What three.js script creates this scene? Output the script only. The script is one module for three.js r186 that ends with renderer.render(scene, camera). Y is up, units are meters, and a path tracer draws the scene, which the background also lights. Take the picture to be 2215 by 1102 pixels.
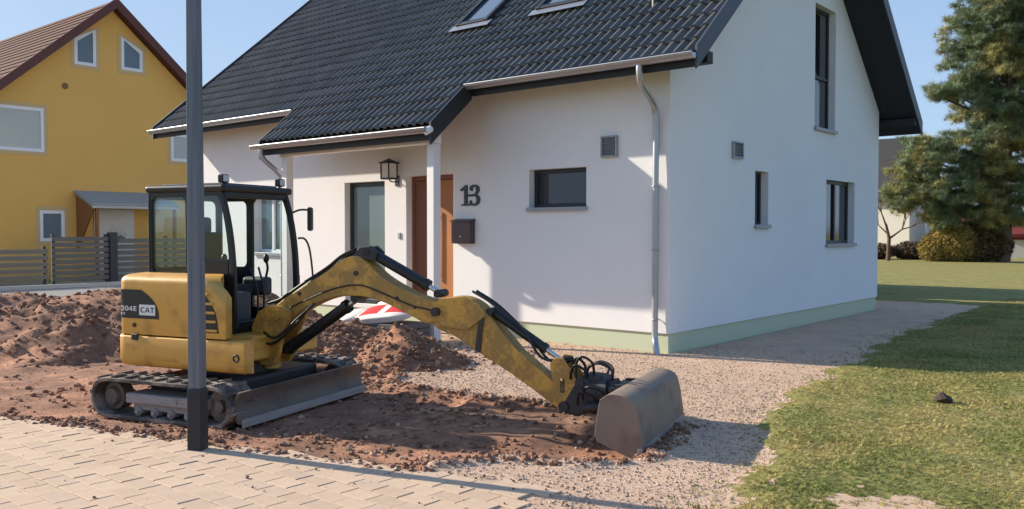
import * as THREE from 'three';
import { mergeGeometries, toCreasedNormals } from 'three/addons/utils/BufferGeometryUtils.js';
import { RoundedBoxGeometry } from 'three/addons/geometries/RoundedBoxGeometry.js';
import { TextGeometry } from 'three/addons/geometries/TextGeometry.js';
import { FontLoader } from 'three/addons/loaders/FontLoader.js';

// ---------------------------------------------------------------- camera, sky, sun, exposure
// World axes follow the white house: its front right corner is the origin, the front wall
// runs to -x, the gable wall to -z, the street lies towards +z.
const scene = new THREE.Scene();
const camera = new THREE.PerspectiveCamera(32.458, 1024 / 509, 0.1, 1500);
camera.position.set(6.094, 1.7, 10.685);
camera.lookAt(6.094 - 0.641, 1.7 - 0.0269, 10.685 - 0.7668);

const EL = 24.7 * Math.PI / 180;
const SUN = new THREE.Vector3(-0.96 * Math.cos(EL), Math.sin(EL), 0.28 * Math.cos(EL)).normalize();
{
  const w = 512, h = 256, data = new Float32Array(w * h * 4);
  const mixc = (a, b, t) => a.map((v, i) => v + (b[i] - v) * t);
  for (let j = 0; j < h; j++) for (let i = 0; i < w; i++) {
    const phi = ((i + 0.5) / w - 0.5) * 2 * Math.PI, th = ((j + 0.5) / h - 0.5) * Math.PI;
    const d = new THREE.Vector3(Math.cos(th) * Math.cos(phi), Math.sin(th), Math.cos(th) * Math.sin(phi));
    let c;
    if (d.y >= 0) {
      const t = 1 - Math.pow(1 - d.y, 2.4);
      c = mixc([0.335, 0.45, 0.58], [0.10, 0.20, 0.40], t);
      const g = Math.max(0, d.dot(SUN));
      const glow = 0.07 * Math.pow(g, 2.0) + 0.5 * Math.pow(g, 14) + 1.0 * Math.pow(g, 60);
      c = [c[0] + glow, c[1] + glow * 0.93, c[2] + glow * 0.8];
    } else c = mixc([0.30, 0.30, 0.28], [0.16, 0.14, 0.11], Math.min(1, -d.y * 2));
    data.set([...c, 1], (j * w + i) * 4);
  }
  const sky = new THREE.DataTexture(data, w, h, THREE.RGBAFormat, THREE.FloatType);
  sky.mapping = THREE.EquirectangularReflectionMapping; sky.magFilter = THREE.LinearFilter; sky.needsUpdate = true;
  scene.background = sky; scene.environment = sky;
}
const sun = new THREE.DirectionalLight(new THREE.Color().setRGB(1, 0.885, 0.73), 5);
sun.position.copy(SUN).multiplyScalar(60); sun.target.position.set(0, 0, 0);
sun.castShadow = true; sun.shadow.mapSize.set(4096, 4096);
Object.assign(sun.shadow.camera, { left: -40, right: 40, top: 40, bottom: -40, near: 1, far: 160 });
scene.add(sun, sun.target);

const renderer = new THREE.WebGLRenderer({ antialias: true });
renderer.toneMapping = THREE.LinearToneMapping;
renderer.toneMappingExposure = 1.7;
renderer.shadowMap.enabled = true;

// ---------------------------------------------------------------- helpers
function rngOf(seed) { let a = seed >>> 0; return () => { a = (a + 0x6D2B79F5) | 0; let t = Math.imul(a ^ (a >>> 15), 1 | a); t = (t + Math.imul(t ^ (t >>> 7), 61 | t)) ^ t; return ((t ^ (t >>> 14)) >>> 0) / 4294967296; }; }
const rnd = rngOf(1234);
const R = (a, b) => a + (b - a) * rnd();
function hash(x, y, s) { let h = Math.imul(x, 374761393) ^ Math.imul(y, 668265263) ^ Math.imul(s, 2147483647 ^ 0x9E37); h = Math.imul(h ^ (h >>> 13), 1274126177); return ((h ^ (h >>> 16)) >>> 0) / 4294967296; }
function vnoise(x, y, s = 1, per = 0) {              // value noise 0..1, periodic when per > 0
  const xi = Math.floor(x), yi = Math.floor(y), fx = x - xi, fy = y - yi, u = fx * fx * (3 - 2 * fx), v = fy * fy * (3 - 2 * fy);
  const m = per ? (k) => ((k % per) + per) % per : (k) => k;
  const a = hash(m(xi), m(yi), s), b = hash(m(xi + 1), m(yi), s), c = hash(m(xi), m(yi + 1), s), d = hash(m(xi + 1), m(yi + 1), s);
  return a + (b - a) * u + (c - a) * v + (a - b - c + d) * u * v;
}
function fbm(x, y, oct = 4, s = 1, per = 0) { let t = 0, a = 0.5, n = 0; for (let i = 0; i < oct; i++) { t += a * vnoise(x, y, s + i, per); n += a; a *= 0.5; x *= 2; y *= 2; per *= 2; } return t / n; }
const smooth = (a, b, x) => { const t = Math.min(1, Math.max(0, (x - a) / (b - a))); return t * t * (3 - 2 * t); };
const lin = (r, g, b) => new THREE.Color().setRGB(r, g, b);
function texture(size, fn, srgb = true) {            // fn(u, v) -> linear [r, g, b] or a number
  const data = new Uint8Array(size * size * 4), enc = (v) => { v = Math.min(1, Math.max(0, v)); return Math.round(255 * (srgb ? (v <= 0.0031308 ? v * 12.92 : 1.055 * Math.pow(v, 1 / 2.4) - 0.055) : v)); };
  for (let j = 0; j < size; j++) for (let i = 0; i < size; i++) { let c = fn((i + 0.5) / size, (j + 0.5) / size); if (typeof c === 'number') c = [c, c, c]; data.set([enc(c[0]), enc(c[1]), enc(c[2]), 255], (j * size + i) * 4); }
  const t = new THREE.DataTexture(data, size, size); t.wrapS = t.wrapT = THREE.RepeatWrapping; t.magFilter = THREE.LinearFilter; t.minFilter = THREE.LinearMipmapLinearFilter; t.generateMipmaps = true;
  if (srgb) t.colorSpace = THREE.SRGBColorSpace; t.needsUpdate = true; return t;
}
function mat(color, roughness = 0.8, extra = {}) {
  const { physical, ...o } = extra;
  const m = new (physical ? THREE.MeshPhysicalMaterial : THREE.MeshStandardMaterial)({ roughness, ...o });
  m.color = Array.isArray(color) ? lin(...color) : new THREE.Color(color); return m;
}
const taken = {};
function numbered(name) { const k = taken[name] = (taken[name] ?? -1) + 1; return k ? `${name}_${String(k).padStart(3, '0')}` : name; }
function shade(o) { o.castShadow = true; o.receiveShadow = true; return o; }
function obj(name, geo, m, parent) {
  const g = Array.isArray(geo) ? merge(geo) : geo;
  const o = shade(new THREE.Mesh(g, m)); o.name = parent ? name : numbered(name); (parent || scene).add(o); return o;
}
function merge(list) { return mergeGeometries(list.map((g) => { const q = g.index ? g.toNonIndexed() : g.clone(); for (const k of Object.keys(q.attributes)) if (!['position', 'normal', 'uv'].includes(k)) q.deleteAttribute(k); if (!q.attributes.uv) q.setAttribute('uv', new THREE.BufferAttribute(new Float32Array(q.attributes.position.count * 2), 2)); return q; })); }
function thing(name, label, category, [x, y, z] = [0, 0, 0], turn = 0, group) {
  const o = new THREE.Group(); o.name = numbered(name); o.position.set(x, y, z); o.rotation.y = turn; o.userData = { label, category }; if (group) o.userData.group = group; scene.add(o); return o;
}
function tag(o, label, category, group) { o.userData = { ...o.userData, label, category }; if (group) o.userData.group = group; return o; }
function structure(o, label) { o.userData.kind = 'structure'; if (label) { o.userData.label = label; } return o; }
const stuff = (o, label, category) => { o.userData.kind = 'stuff'; if (label) { o.userData.label = label; o.userData.category = category; } return o; };
const box = (w, h, d, x = 0, y = 0, z = 0) => new THREE.BoxGeometry(w, h, d).translate(x, y, z);
const span = (x0, x1, y0, y1, z0, z1) => box(x1 - x0, y1 - y0, z1 - z0, (x0 + x1) / 2, (y0 + y1) / 2, (z0 + z1) / 2);
const rspan = (x0, x1, y0, y1, z0, z1, r = 0.015, seg = 2) => new RoundedBoxGeometry(x1 - x0, y1 - y0, z1 - z0, seg, r).translate((x0 + x1) / 2, (y0 + y1) / 2, (z0 + z1) / 2);
const V = (x, y, z) => new THREE.Vector3(x, y, z);
function rod(a, b, r, r2 = r, seg = 14) {
  const A = V(...a), B = V(...b), d = B.clone().sub(A), g = new THREE.CylinderGeometry(r2, r, d.length(), seg);
  g.translate(0, d.length() / 2, 0); g.applyQuaternion(new THREE.Quaternion().setFromUnitVectors(V(0, 1, 0), d.normalize())); return g.translate(...a);
}
const tube = (pts, r, seg = 32, rs = 8, tension = 0.5) => new THREE.TubeGeometry(new THREE.CatmullRomCurve3(pts.map((p) => V(...p)), false, 'centripetal', tension), seg, r, rs, false);
function poly(pts, holes = []) { const s = new THREE.Shape(pts.map((p) => new THREE.Vector2(...p))); for (const h of holes) s.holes.push(new THREE.Path((h.length === 4 && typeof h[0] === 'number' ? [[h[0], h[2]], [h[1], h[2]], [h[1], h[3]], [h[0], h[3]]] : h).map((p) => new THREE.Vector2(...p)))); return s; }
const extrude = (shape, depth, bevel = 0, seg = 2, curve = 8) => new THREE.ExtrudeGeometry(shape, { depth: depth - 2 * bevel, bevelEnabled: bevel > 0, bevelSize: bevel, bevelThickness: bevel, bevelOffset: -bevel, bevelSegments: seg, curveSegments: curve }).translate(0, 0, bevel);
function roundRect(x0, x1, y0, y1, r) { const s = []; for (const [cx, cy, a] of [[x1 - r, y1 - r, 0], [x0 + r, y1 - r, 90], [x0 + r, y0 + r, 180], [x1 - r, y0 + r, 270]]) for (let k = 0; k <= 4; k++) { const t = (a + k * 22.5) * Math.PI / 180; s.push([cx + r * Math.cos(t), cy + r * Math.sin(t)]); } return s; }
function uvBox(g, scale = 1) {                        // uv in metres from the dominant axis
  g = g.index ? g.toNonIndexed() : g; if (!g.attributes.normal) g.computeVertexNormals();
  const p = g.attributes.position, n = g.attributes.normal, uv = new Float32Array(p.count * 2);
  for (let i = 0; i < p.count; i += 3) {
    const nx = Math.abs(n.getX(i)), ny = Math.abs(n.getY(i)), nz = Math.abs(n.getZ(i));
    for (let k = i; k < i + 3; k++) { const X = p.getX(k), Y = p.getY(k), Z = p.getZ(k); const [a, b] = nx > ny && nx > nz ? [Z, Y] : ny > nz ? [X, Z] : [X, Y]; uv[k * 2] = a * scale; uv[k * 2 + 1] = b * scale; }
  }
  g.setAttribute('uv', new THREE.BufferAttribute(uv, 2)); return g;
}
const alongX = (g) => g.rotateY(Math.PI / 2);         // shape (u, y) extruded by w  ->  z = -u, x = w
const NX = 0.28, NZ = 0.96;                            // direction across the excavator; the street edge runs across it too
const sOf = (x, z) => NZ * x - NX * z, nOf = (x, z) => NX * x + NZ * z;
const fromSN = (s, n) => [NZ * s + NX * n, -NX * s + NZ * n];

// ---------------------------------------------------------------- materials
const grainTex = texture(256, (u, v) => 0.5 * fbm(u * 64, v * 64, 3, 5, 64) + 0.5 * vnoise(u * 160, v * 160, 9, 160), false);
const plasterTex = texture(512, (u, v) => { const m = 0.945 + 0.075 * fbm(u * 5, v * 5, 5, 3, 5) + 0.03 * (vnoise(u * 200, v * 200, 8, 200) - 0.5); return [m, m, m]; });
plasterTex.repeat.set(0.25, 0.25); grainTex.repeat.set(2.2, 2.2);
const plaster = mat([0.84, 0.83, 0.82], 0.95, { map: plasterTex, bumpMap: grainTex, bumpScale: 0.002 });
const dirtTex = texture(256, (u, v) => { const d = fbm(u * 6, v * 6, 5, 21, 6), e = vnoise(u * 60, v * 60, 4, 60); const k = smooth(0.45, 0.75, d) * (0.6 + 0.4 * e); return [1 - 0.32 * k, 1 - 0.33 * k, 1 - 0.30 * k]; });
const dustTex = texture(256, (u, v) => { const k = smooth(0.42, 0.72, fbm(u * 5, v * 5, 5, 41, 5) * 0.75 + 0.25 * vnoise(u * 90, v * 90, 14, 90)); return [0.07 + 0.26 * k, 0.06 + 0.20 * k, 0.052 + 0.155 * k]; });
dustTex.repeat.set(1.5, 1.5);
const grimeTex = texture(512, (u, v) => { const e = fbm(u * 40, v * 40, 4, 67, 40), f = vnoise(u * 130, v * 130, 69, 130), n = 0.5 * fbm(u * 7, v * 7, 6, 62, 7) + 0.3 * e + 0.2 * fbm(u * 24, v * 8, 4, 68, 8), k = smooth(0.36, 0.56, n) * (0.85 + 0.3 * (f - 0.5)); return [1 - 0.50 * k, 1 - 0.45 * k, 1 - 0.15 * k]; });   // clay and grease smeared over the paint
const MAT = {
  plinth: mat([0.53, 0.58, 0.41], 0.9, { bumpMap: grainTex, bumpScale: 0.001 }),
  anthracite: mat([0.018, 0.022, 0.030], 0.45),
  soffit: mat([0.014, 0.015, 0.020], 0.6),
  frame: mat([0.016, 0.019, 0.025], 0.4),
  whiteFrame: mat([0.72, 0.73, 0.76], 0.5),
  pane: mat([0.012, 0.016, 0.022], 0.06, { physical: true, clearcoat: 0.5 }),
  paleGlass: mat([0.14, 0.20, 0.20], 0.12, { physical: true, clearcoat: 0.6 }),
  zinc: mat([0.42, 0.43, 0.46], 0.38, { metalness: 0.75 }),
  sill: mat([0.33, 0.34, 0.37], 0.45, { metalness: 0.3 }),
  whitePaint: mat([0.78, 0.765, 0.75], 0.6),
  doorWood: mat([0.42, 0.16, 0.045], 0.5, { map: texture(256, (u, v) => { const g = fbm(u * 24, v * 2, 4, 6, 2); const m = 0.82 + 0.3 * g; return [Math.min(1, m), m * 0.97, m * 0.93]; }) }),
  doorFrame: mat([0.20, 0.062, 0.026], 0.5),
  yellow: mat([0.66, 0.345, 0.06], 0.42, { map: dirtTex, physical: true, clearcoat: 0.15, clearcoatRoughness: 0.5 }),
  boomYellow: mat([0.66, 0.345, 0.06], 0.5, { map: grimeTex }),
  black: mat([0.012, 0.012, 0.013], 0.42),
  rubber: mat([1, 1, 1], 0.9, { map: dustTex }),
  steel: mat([0.055, 0.05, 0.048], 0.55, { metalness: 0.3, map: dirtTex }),
  dusty: mat([0.36, 0.32, 0.29], 0.85, { map: dirtTex }),
  worn: mat([0.165, 0.13, 0.105], 0.65, { metalness: 0.25, map: dirtTex }),
  bucketSteel: mat([0.26, 0.195, 0.145], 0.7, { metalness: 0.1, map: dirtTex }),
  chrome: mat([0.62, 0.6, 0.58], 0.2, { metalness: 0.95 }),
  glass: mat([0.93, 0.98, 0.97], 0.02, { physical: true, transmission: 1, thickness: 0, ior: 1.5 }),
  hose: mat([0.014, 0.014, 0.015], 0.5),
};

// ---------------------------------------------------------------- ground: lawn, gravel yard, dug soil, pavement bed
const GX = [[-40, 1.5], [-11, 1.6], [-6, 1.75], [-2.4, 2.08], [-0.5, 2.25], [1.1, 2.44], [2.1, 2.55], [3.1, 2.75], [3.6, 3.0], [4.6, 3.38], [5.4, 3.58], [6.2, 3.66], [9, 3.7], [20, 3.7]];
const lerpTable = (t, x) => { for (let i = 1; i < t.length; i++) if (x <= t[i][0]) { const k = (x - t[i - 1][0]) / (t[i][0] - t[i - 1][0]); return t[i - 1][1] + k * (t[i][1] - t[i - 1][1]); } return t[t.length - 1][1]; };
const wob = (x, z, f, s) => fbm(x * f, z * f, 3, s) - 0.5;
function zoneValues(x, z) {
  const s = sOf(x, z), n = nOf(x, z);
  const pave = n - 6.56 + 0.05 * wob(x, z, 3, 71);                               // > 0 on the pavement
  const grass = x - lerpTable(GX, z) + 0.45 * wob(x, z, 1.6, 51) + 0.25 * wob(x, z, 6, 53);
  const back = -11.4 - z + 0.4 * wob(x, z, 1.2, 55);                             // lawn behind the house
  const nMax = lerpTable([[-20, 6.62], [-0.3, 6.6], [0.2, 6.08], [0.8, 5.95], [1.3, 5.6], [1.7, 5.2]], s) + 0.35 * wob(x, z, 2.2, 57);
  const nMin = lerpTable([[-20, -4], [-5.2, -1.5], [-4.4, 1.2], [-2.9, 2.3], [-2.2, 3.75], [-0.1, 4.1], [1.6, 4.5]], s) + 0.35 * wob(x, z, 2.2, 59);
  const soil = Math.min(n - nMin, nMax - n, (1.25 + 0.3 * wob(x, z, 3, 61) - s));
  return { s, n, pave, grass, back, soil };
}
function patchSoil(x, z) { const dx = (x - 4.55) / 0.6, dz = (z - 5.2) / 0.24; return 1 - Math.hypot(dx, dz) + 1.1 * wob(x, z, 3.5, 63) + 1.6 * wob(x, z, 11, 65); }   // bare patch in the lawn by the street
function zoneOf(x, z) {
  const q = zoneValues(x, z);
  if (q.pave > 0 && x < 2.45 + 0.5 * wob(x, z, 1.4, 91)) return 'pave';
  if (q.pave > 0 && x < 3.66 + 0.3 * wob(x, z, 2.5, 93)) return 'gravel';
  if (q.grass > 0 || q.back > 0) return patchSoil(x, z) > 0 && q.pave < 0.6 ? 'gravel' : 'lawn';
  return q.soil > 0 ? 'soil' : 'gravel';
}
function groundHeight(x, z) {
  const q = zoneValues(x, z);
  let h = 0.012 * (fbm(x * 2, z * 2, 3, 81) - 0.5);
  const g = smooth(-0.1, 0.25, Math.max(q.grass, q.back)); h += g * (0.035 + 0.05 * (fbm(x * 0.9, z * 0.9, 3, 83) - 0.5));
  const so = smooth(-0.05, 0.25, q.soil) * (1 - g); h += so * (-0.065 + 0.085 * (fbm(x * 2.6, z * 2.6, 4, 85) - 0.45));
  const lip = Math.exp(-Math.pow((q.soil - 0.02) / 0.16, 2)) * (1 - g); h += lip * 0.075 * (fbm(x * 4, z * 4, 3, 87));
  const pv = smooth(-0.12, 0.02, q.pave) * (1 - smooth(3.4, 3.8, x)); h += (-0.010 - h) * pv;
  if (x > -12.4 && x < 0.05 && z < 0.05 && z > -9.1) h -= 0.05;
  return h;
}
const soilTex = texture(512, (u, v) => { const a = fbm(u * 6, v * 6, 5, 101, 6), b = fbm(u * 40, v * 40, 3, 105, 40), c = smooth(0.52, 0.75, fbm(u * 9, v * 9, 4, 109, 9)); const k = 0.55 + 0.7 * b + 0.35 * (a - 0.5); return [(0.265 + 0.15 * c) * k, (0.128 + 0.075 * c) * k, (0.075 + 0.04 * c) * k]; });
const gravelTex = texture(1024, (u, v) => { const a = fbm(u * 5, v * 5, 5, 121, 5), b = vnoise(u * 150, v * 150, 125, 150), d = vnoise(u * 300, v * 300, 127, 300), e = smooth(0.6, 0.8, fbm(u * 30, v * 30, 3, 129, 30)); const k = 0.78 + 0.22 * a + 0.24 * (b - 0.5) + 0.2 * (d - 0.5) - 0.22 * e; return [0.565 * k, 0.39 * k, 0.27 * k]; });
const lawnTex = texture(1024, (u, v) => { const a = fbm(u * 7, v * 7, 5, 141, 7), b = fbm(u * 60, v * 60, 3, 145, 60), dry = smooth(0.45, 0.7, fbm(u * 13, v * 13, 4, 149, 13)), k = 0.55 + 0.9 * b; const g = [0.165, 0.175, 0.035], y = [0.28, 0.225, 0.07]; return g.map((q, i) => (q + (y[i] - q) * (0.25 + 0.6 * dry) + 0.03 * (a - 0.5)) * k); });
const bedTex = texture(256, (u, v) => { const k = 0.7 + 0.5 * fbm(u * 30, v * 30, 3, 161, 30); return [0.42 * k, 0.32 * k, 0.235 * k]; });
const GROUND = {
  soil: mat([1, 1, 1], 0.98, { map: soilTex, bumpMap: grainTex, bumpScale: 0.006 }), gravel: mat([1, 1, 1], 0.96, { map: gravelTex, bumpMap: grainTex, bumpScale: 0.004 }),
  lawn: mat([1, 1, 1], 0.98, { map: lawnTex, bumpMap: grainTex, bumpScale: 0.01 }), pave: mat([1, 1, 1], 0.97, { map: bedTex }),
};
for (const k of ['soil', 'gravel', 'lawn', 'pave']) GROUND[k].map.repeat.set(0.4, 0.4);
{
  const X0 = -15, X1 = 10, Z0 = -14, Z1 = 11, C = 0.0625, nx = Math.round((X1 - X0) / C), nz = Math.round((Z1 - Z0) / C);
  const pos = new Float32Array((nx + 1) * (nz + 1) * 3), uv = new Float32Array((nx + 1) * (nz + 1) * 2);
  for (let j = 0; j <= nz; j++) for (let i = 0; i <= nx; i++) {
    const k = j * (nx + 1) + i, x = X0 + i * C, z = Z0 + j * C, edge = Math.min(i, j, nx - i, nz - j) === 0;
    pos.set([x, edge ? 0 : groundHeight(x, z), z], k * 3); uv.set([x, z], k * 2);
  }
  const idx = { soil: [], gravel: [], lawn: [], pave: [] };
  for (let j = 0; j < nz; j++) for (let i = 0; i < nx; i++) {
    const a = j * (nx + 1) + i, b = a + 1, c = a + nx + 1, d = c + 1;
    idx[zoneOf(X0 + (i + 0.5) * C, Z0 + (j + 0.5) * C)].push(a, c, b, b, c, d);
  }
  const full = new THREE.BufferGeometry(); full.setAttribute('position', new THREE.BufferAttribute(pos, 3)); full.setIndex(Object.values(idx).flat()); full.computeVertexNormals();
  const names = { soil: ['dug_soil', 'red brown dug earth around the excavator'], gravel: ['gravel_yard', 'pale pinkish gravel around the white house'], lawn: ['lawn', 'short yellowish green lawn beside the house'], pave: ['pavement', 'beige block paved street edge'] };
  for (const z of Object.keys(idx)) {
    const remap = new Map(), P = [], N = [], U = [], I = [];
    for (const v of idx[z]) { let t = remap.get(v); if (t === undefined) { t = remap.size; remap.set(v, t); P.push(pos[v * 3], pos[v * 3 + 1], pos[v * 3 + 2]); N.push(full.attributes.normal.getX(v), full.attributes.normal.getY(v), full.attributes.normal.getZ(v)); U.push(uv[v * 2], uv[v * 2 + 1]); } I.push(t); }
    const g = new THREE.BufferGeometry(); g.setAttribute('position', new THREE.Float32BufferAttribute(P, 3)); g.setAttribute('normal', new THREE.Float32BufferAttribute(N, 3)); g.setAttribute('uv', new THREE.Float32BufferAttribute(U, 2)); g.setIndex(I);
    const o = structure(obj(names[z][0], g, GROUND[z]), names[z][1]); if (z === 'pave') scene.userData.pave = o;
  }
  const sheet = (x0, x1, z0, z1) => { const g = new THREE.PlaneGeometry(x1 - x0, z1 - z0, 6, 6).rotateX(-Math.PI / 2).translate((x0 + x1) / 2, 0, (z0 + z1) / 2); const p = g.attributes.position, u = g.attributes.uv; for (let i = 0; i < p.count; i++) u.setXY(i, p.getX(i), p.getZ(i)); return g; };
  structure(obj('ground', [sheet(-500, X0, -500, 500), sheet(X1, 500, -500, 500), sheet(X0, X1, -500, Z0), sheet(X0, X1, Z1, 500)], GROUND.lawn), 'open grassland reaching the horizon');
}
const pavement = scene.userData.pave; delete scene.userData.pave;

// side street between the earth heaps and the neighbour's fence
const asphalt = mat([0.20, 0.195, 0.19], 0.95, { map: texture(256, (u, v) => { const k = 0.8 + 0.3 * fbm(u * 60, v * 60, 3, 171, 60); return [k, k, k]; }), bumpMap: grainTex, bumpScale: 0.003 });
structure(obj('road', uvBox(span(-20.6, -15.05, -0.05, 0.02, -26, 11)), asphalt), 'grey asphalt side street behind the earth heap');
structure(obj('kerb', uvBox(rspan(-20.78, -20.6, -0.05, 0.13, -26, 11, 0.02)), mat([0.42, 0.40, 0.37], 0.9, { bumpMap: grainTex, bumpScale: 0.002 })), 'pale concrete kerb along the side street');

// ---------------------------------------------------------------- pavers
{
  // rectangular blocks in running bond, rows along x
  const L = 0.24, B = 0.16, g = (() => {
    const gap = 0.0022, c = 0.005, y0 = -0.06, y1 = -0.005, y2 = 0, ring = (d, y) => [[-L / 2 + d, y, -B / 2 + d], [L / 2 - d, y, -B / 2 + d], [L / 2 - d, y, B / 2 - d], [-L / 2 + d, y, B / 2 - d]];
    const A = ring(gap, y0), Bq = ring(gap, y1), T = ring(gap + c, y2), P = [];
    const quad = (p, q, r, t) => P.push(...p, ...r, ...q, ...p, ...t, ...r);
    for (let i = 0; i < 4; i++) { const k = (i + 1) % 4; quad(A[i], A[k], Bq[k], Bq[i]); quad(Bq[i], Bq[k], T[k], T[i]); } quad(T[0], T[1], T[2], T[3]);
    const G = new THREE.BufferGeometry(); G.setAttribute('position', new THREE.Float32BufferAttribute(P, 3)); G.computeVertexNormals(); return uvBox(G);
  })();
  const tone = texture(256, (u, v) => { const a = fbm(u * 8, v * 8, 4, 181, 8), b = vnoise(u * 120, v * 120, 183, 120), k = 0.84 + 0.2 * a + 0.16 * (b - 0.5); return [k, k, k]; }); tone.repeat.set(3, 3);
  const base = [[0.55, 0.405, 0.285], [0.53, 0.39, 0.27], [0.57, 0.42, 0.295], [0.52, 0.385, 0.275], [0.55, 0.40, 0.277], [0.505, 0.37, 0.258]];
  const mats = base.map((c) => mat(c, 0.93, { map: tone, bumpMap: grainTex, bumpScale: 0.0015 }));
  const list = [], proj = new THREE.Vector3(); camera.updateMatrixWorld(); camera.updateProjectionMatrix();
  for (let i = 0; i < 90; i++) for (let j = 0; j < 60; j++) {
    const z = 5.4 + i * B, x = 2.95 - j * L - (i % 2) * L / 2, n = nOf(x, z);
    if (n < 6.56 || n > 10.2 || x > 2.6 + 0.5 * wob(x, z, 1.4, 91)) continue;
    proj.set(x, 0, z).project(camera); const inside = Math.abs(proj.x) < 1.1 && proj.y > -1.25 && proj.y < 1 && proj.z < 1;
    list.push({ x, z, d: Math.hypot(x - camera.position.x, z - camera.position.z) + (inside ? 0 : 100) });
  }
  list.sort((a, b) => a.d - b.d);
  const far = list.slice(300), inst = shade(new THREE.InstancedMesh(g, mat([1, 1, 1], 0.93, { map: tone, bumpMap: grainTex, bumpScale: 0.0015 }), far.length)), m4 = new THREE.Matrix4(), q = new THREE.Quaternion(), e = new THREE.Euler();
  const pose = (p) => { e.set(R(-0.008, 0.008), R(-0.008, 0.008), R(-0.012, 0.012)); return [p.x, R(-0.003, 0.004), p.z]; };
  list.slice(0, 300).forEach((p) => { const o = obj('paver', g, mats[Math.floor(rnd() * mats.length)], pavement); o.position.set(...pose(p)); o.rotation.copy(e); });
  far.forEach((p, i) => { const v = V(...pose(p)); m4.compose(v, q.setFromEuler(e), V(1, 1, 1)); inst.setMatrixAt(i, m4); const c = base[Math.floor(rnd() * 6)], k = R(0.96, 1.04); inst.setColorAt(i, lin(c[0] * k, c[1] * k, c[2] * k)); });
  inst.name = 'pavers'; stuff(inst); pavement.add(inst);
}

// ---------------------------------------------------------------- white house
const T = 0.854, PITCH = Math.atan(T), HL = -12.3, RL = -13.0, RR = 0.7, DEEP = 9.0;
const house = thing('white_house', 'new white rendered house with dark tiled roof and green plinth', 'house', [0, 0, 0]);
const under = (z) => 4.27 - T * Math.max(z, -9 - z), deck = (z) => 4.47 - T * Math.max(z, -9 - z);
{
  const frontHoles = [[-2.49, -1.40, 2.06, 2.655], [-6.97, -5.84, 0.34, 2.61], [-5.28, -4.13, 0.34, 2.665], [-9.95, -8.9, 1.25, 2.45]];
  obj('front_wall', uvBox(extrude(poly([[HL, 0.27], [0, 0.27], [0, 4.33], [HL, 4.33]], frontHoles), 0.35).translate(0, 0, -0.35)), plaster, house);
  const gHoles = [[5.3, 6.35, 3.62, 5.9], [2.76, 3.28, 1.8, 2.68], [5.92, 7.5, 1.45, 2.68]];
  const gPoly = [[0.35, 0.27], [DEEP, 0.27], [DEEP, 4.33], [4.5, 4.33 + T * 4.5], [0.35, 4.33 + T * 0.35]];
  obj('gable_wall', uvBox(alongX(extrude(poly(gPoly, gHoles), 0.35)).translate(-0.35, 0, 0)), plaster, house);
  obj('gable_wall', uvBox(alongX(extrude(poly(gPoly), 0.35)).translate(HL, 0, 0)), plaster, house);
  obj('rear_wall', uvBox(span(HL + 0.35, -0.35, 0.27, 4.5, -DEEP, -DEEP + 0.3)), plaster, house);
  obj('plinth', uvBox(merge([span(HL + 0.025, -0.025, -0.1, 0.27, -0.4, -0.025), span(-0.4, -0.025, -0.1, 0.27, -DEEP + 0.025, -0.4), span(HL + 0.025, HL + 0.4, -0.1, 0.27, -DEEP + 0.025, -0.4)])), MAT.plinth, house);
  obj('floor_slab', span(HL + 0.36, -0.36, 0.1, 0.3, -DEEP + 0.3, -0.36), mat([0.3, 0.29, 0.27], 0.9), house);
}
// windows: the frame is the part, pane / mullion / sill are sub-parts; local x across, z outward
function windowPart(name, w, h, at, turn, { fm = MAT.frame, pm = MAT.pane, bars = [], rails = [], sill = true, fw = 0.065, depth = 0.13 } = {}) {
  const d = 0.06, f = (x0, x1, y0, y1) => rspan(x0, x1, y0, y1, -depth - d, -depth, 0.006, 1);
  const o = obj(name, [f(0, fw, 0, h), f(w - fw, w, 0, h), f(fw, w - fw, 0, fw), f(fw, w - fw, h - fw, h)], fm, house);
  o.position.set(...at); o.rotation.y = turn;
  obj('pane', box(w - 2 * fw + 0.01, h - 2 * fw + 0.01, 0.02, w / 2, h / 2, -depth - 0.035), pm, o);
  for (const b of bars) obj('mullion', rspan(b - 0.04, b + 0.04, fw, h - fw, -depth - d + 0.004, -depth + 0.012, 0.005, 1), fm, o);
  for (const r of rails) obj('rail', rspan(fw, w - fw, r - 0.03, r + 0.03, -depth - d + 0.004, -depth + 0.012, 0.005, 1), fm, o);
  if (sill) obj('sill', [rspan(-0.03, w + 0.03, -0.03, 0.004, -depth - 0.01, 0.05, 0.006, 1), span(-0.03, w + 0.03, -0.055, -0.028, 0.036, 0.05)], MAT.sill, o);
  return o;
}
const fr = (x, y) => [x, y, 0], gb = (u, y) => [0, y, -u], Q = Math.PI / 2;
windowPart('window', 1.09, 0.595, fr(-2.49, 2.06), 0, { rails: [] });
windowPart('window', 1.05, 1.2, fr(-9.95, 1.25), 0, { fm: MAT.whiteFrame, pm: MAT.paleGlass, bars: [0.52] });
windowPart('glazed_side_door', 1.13, 2.27, fr(-6.97, 0.34), 0, { pm: MAT.paleGlass, sill: false, fw: 0.085 });
windowPart('window', 1.05, 2.28, gb(5.3, 3.62), Q, { rails: [0.98], bars: [] });
windowPart('window', 0.52, 0.88, gb(2.76, 1.8), Q, { fw: 0.05 });
windowPart('window', 1.58, 1.23, gb(5.92, 1.45), Q, { bars: [0.79] });
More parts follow.
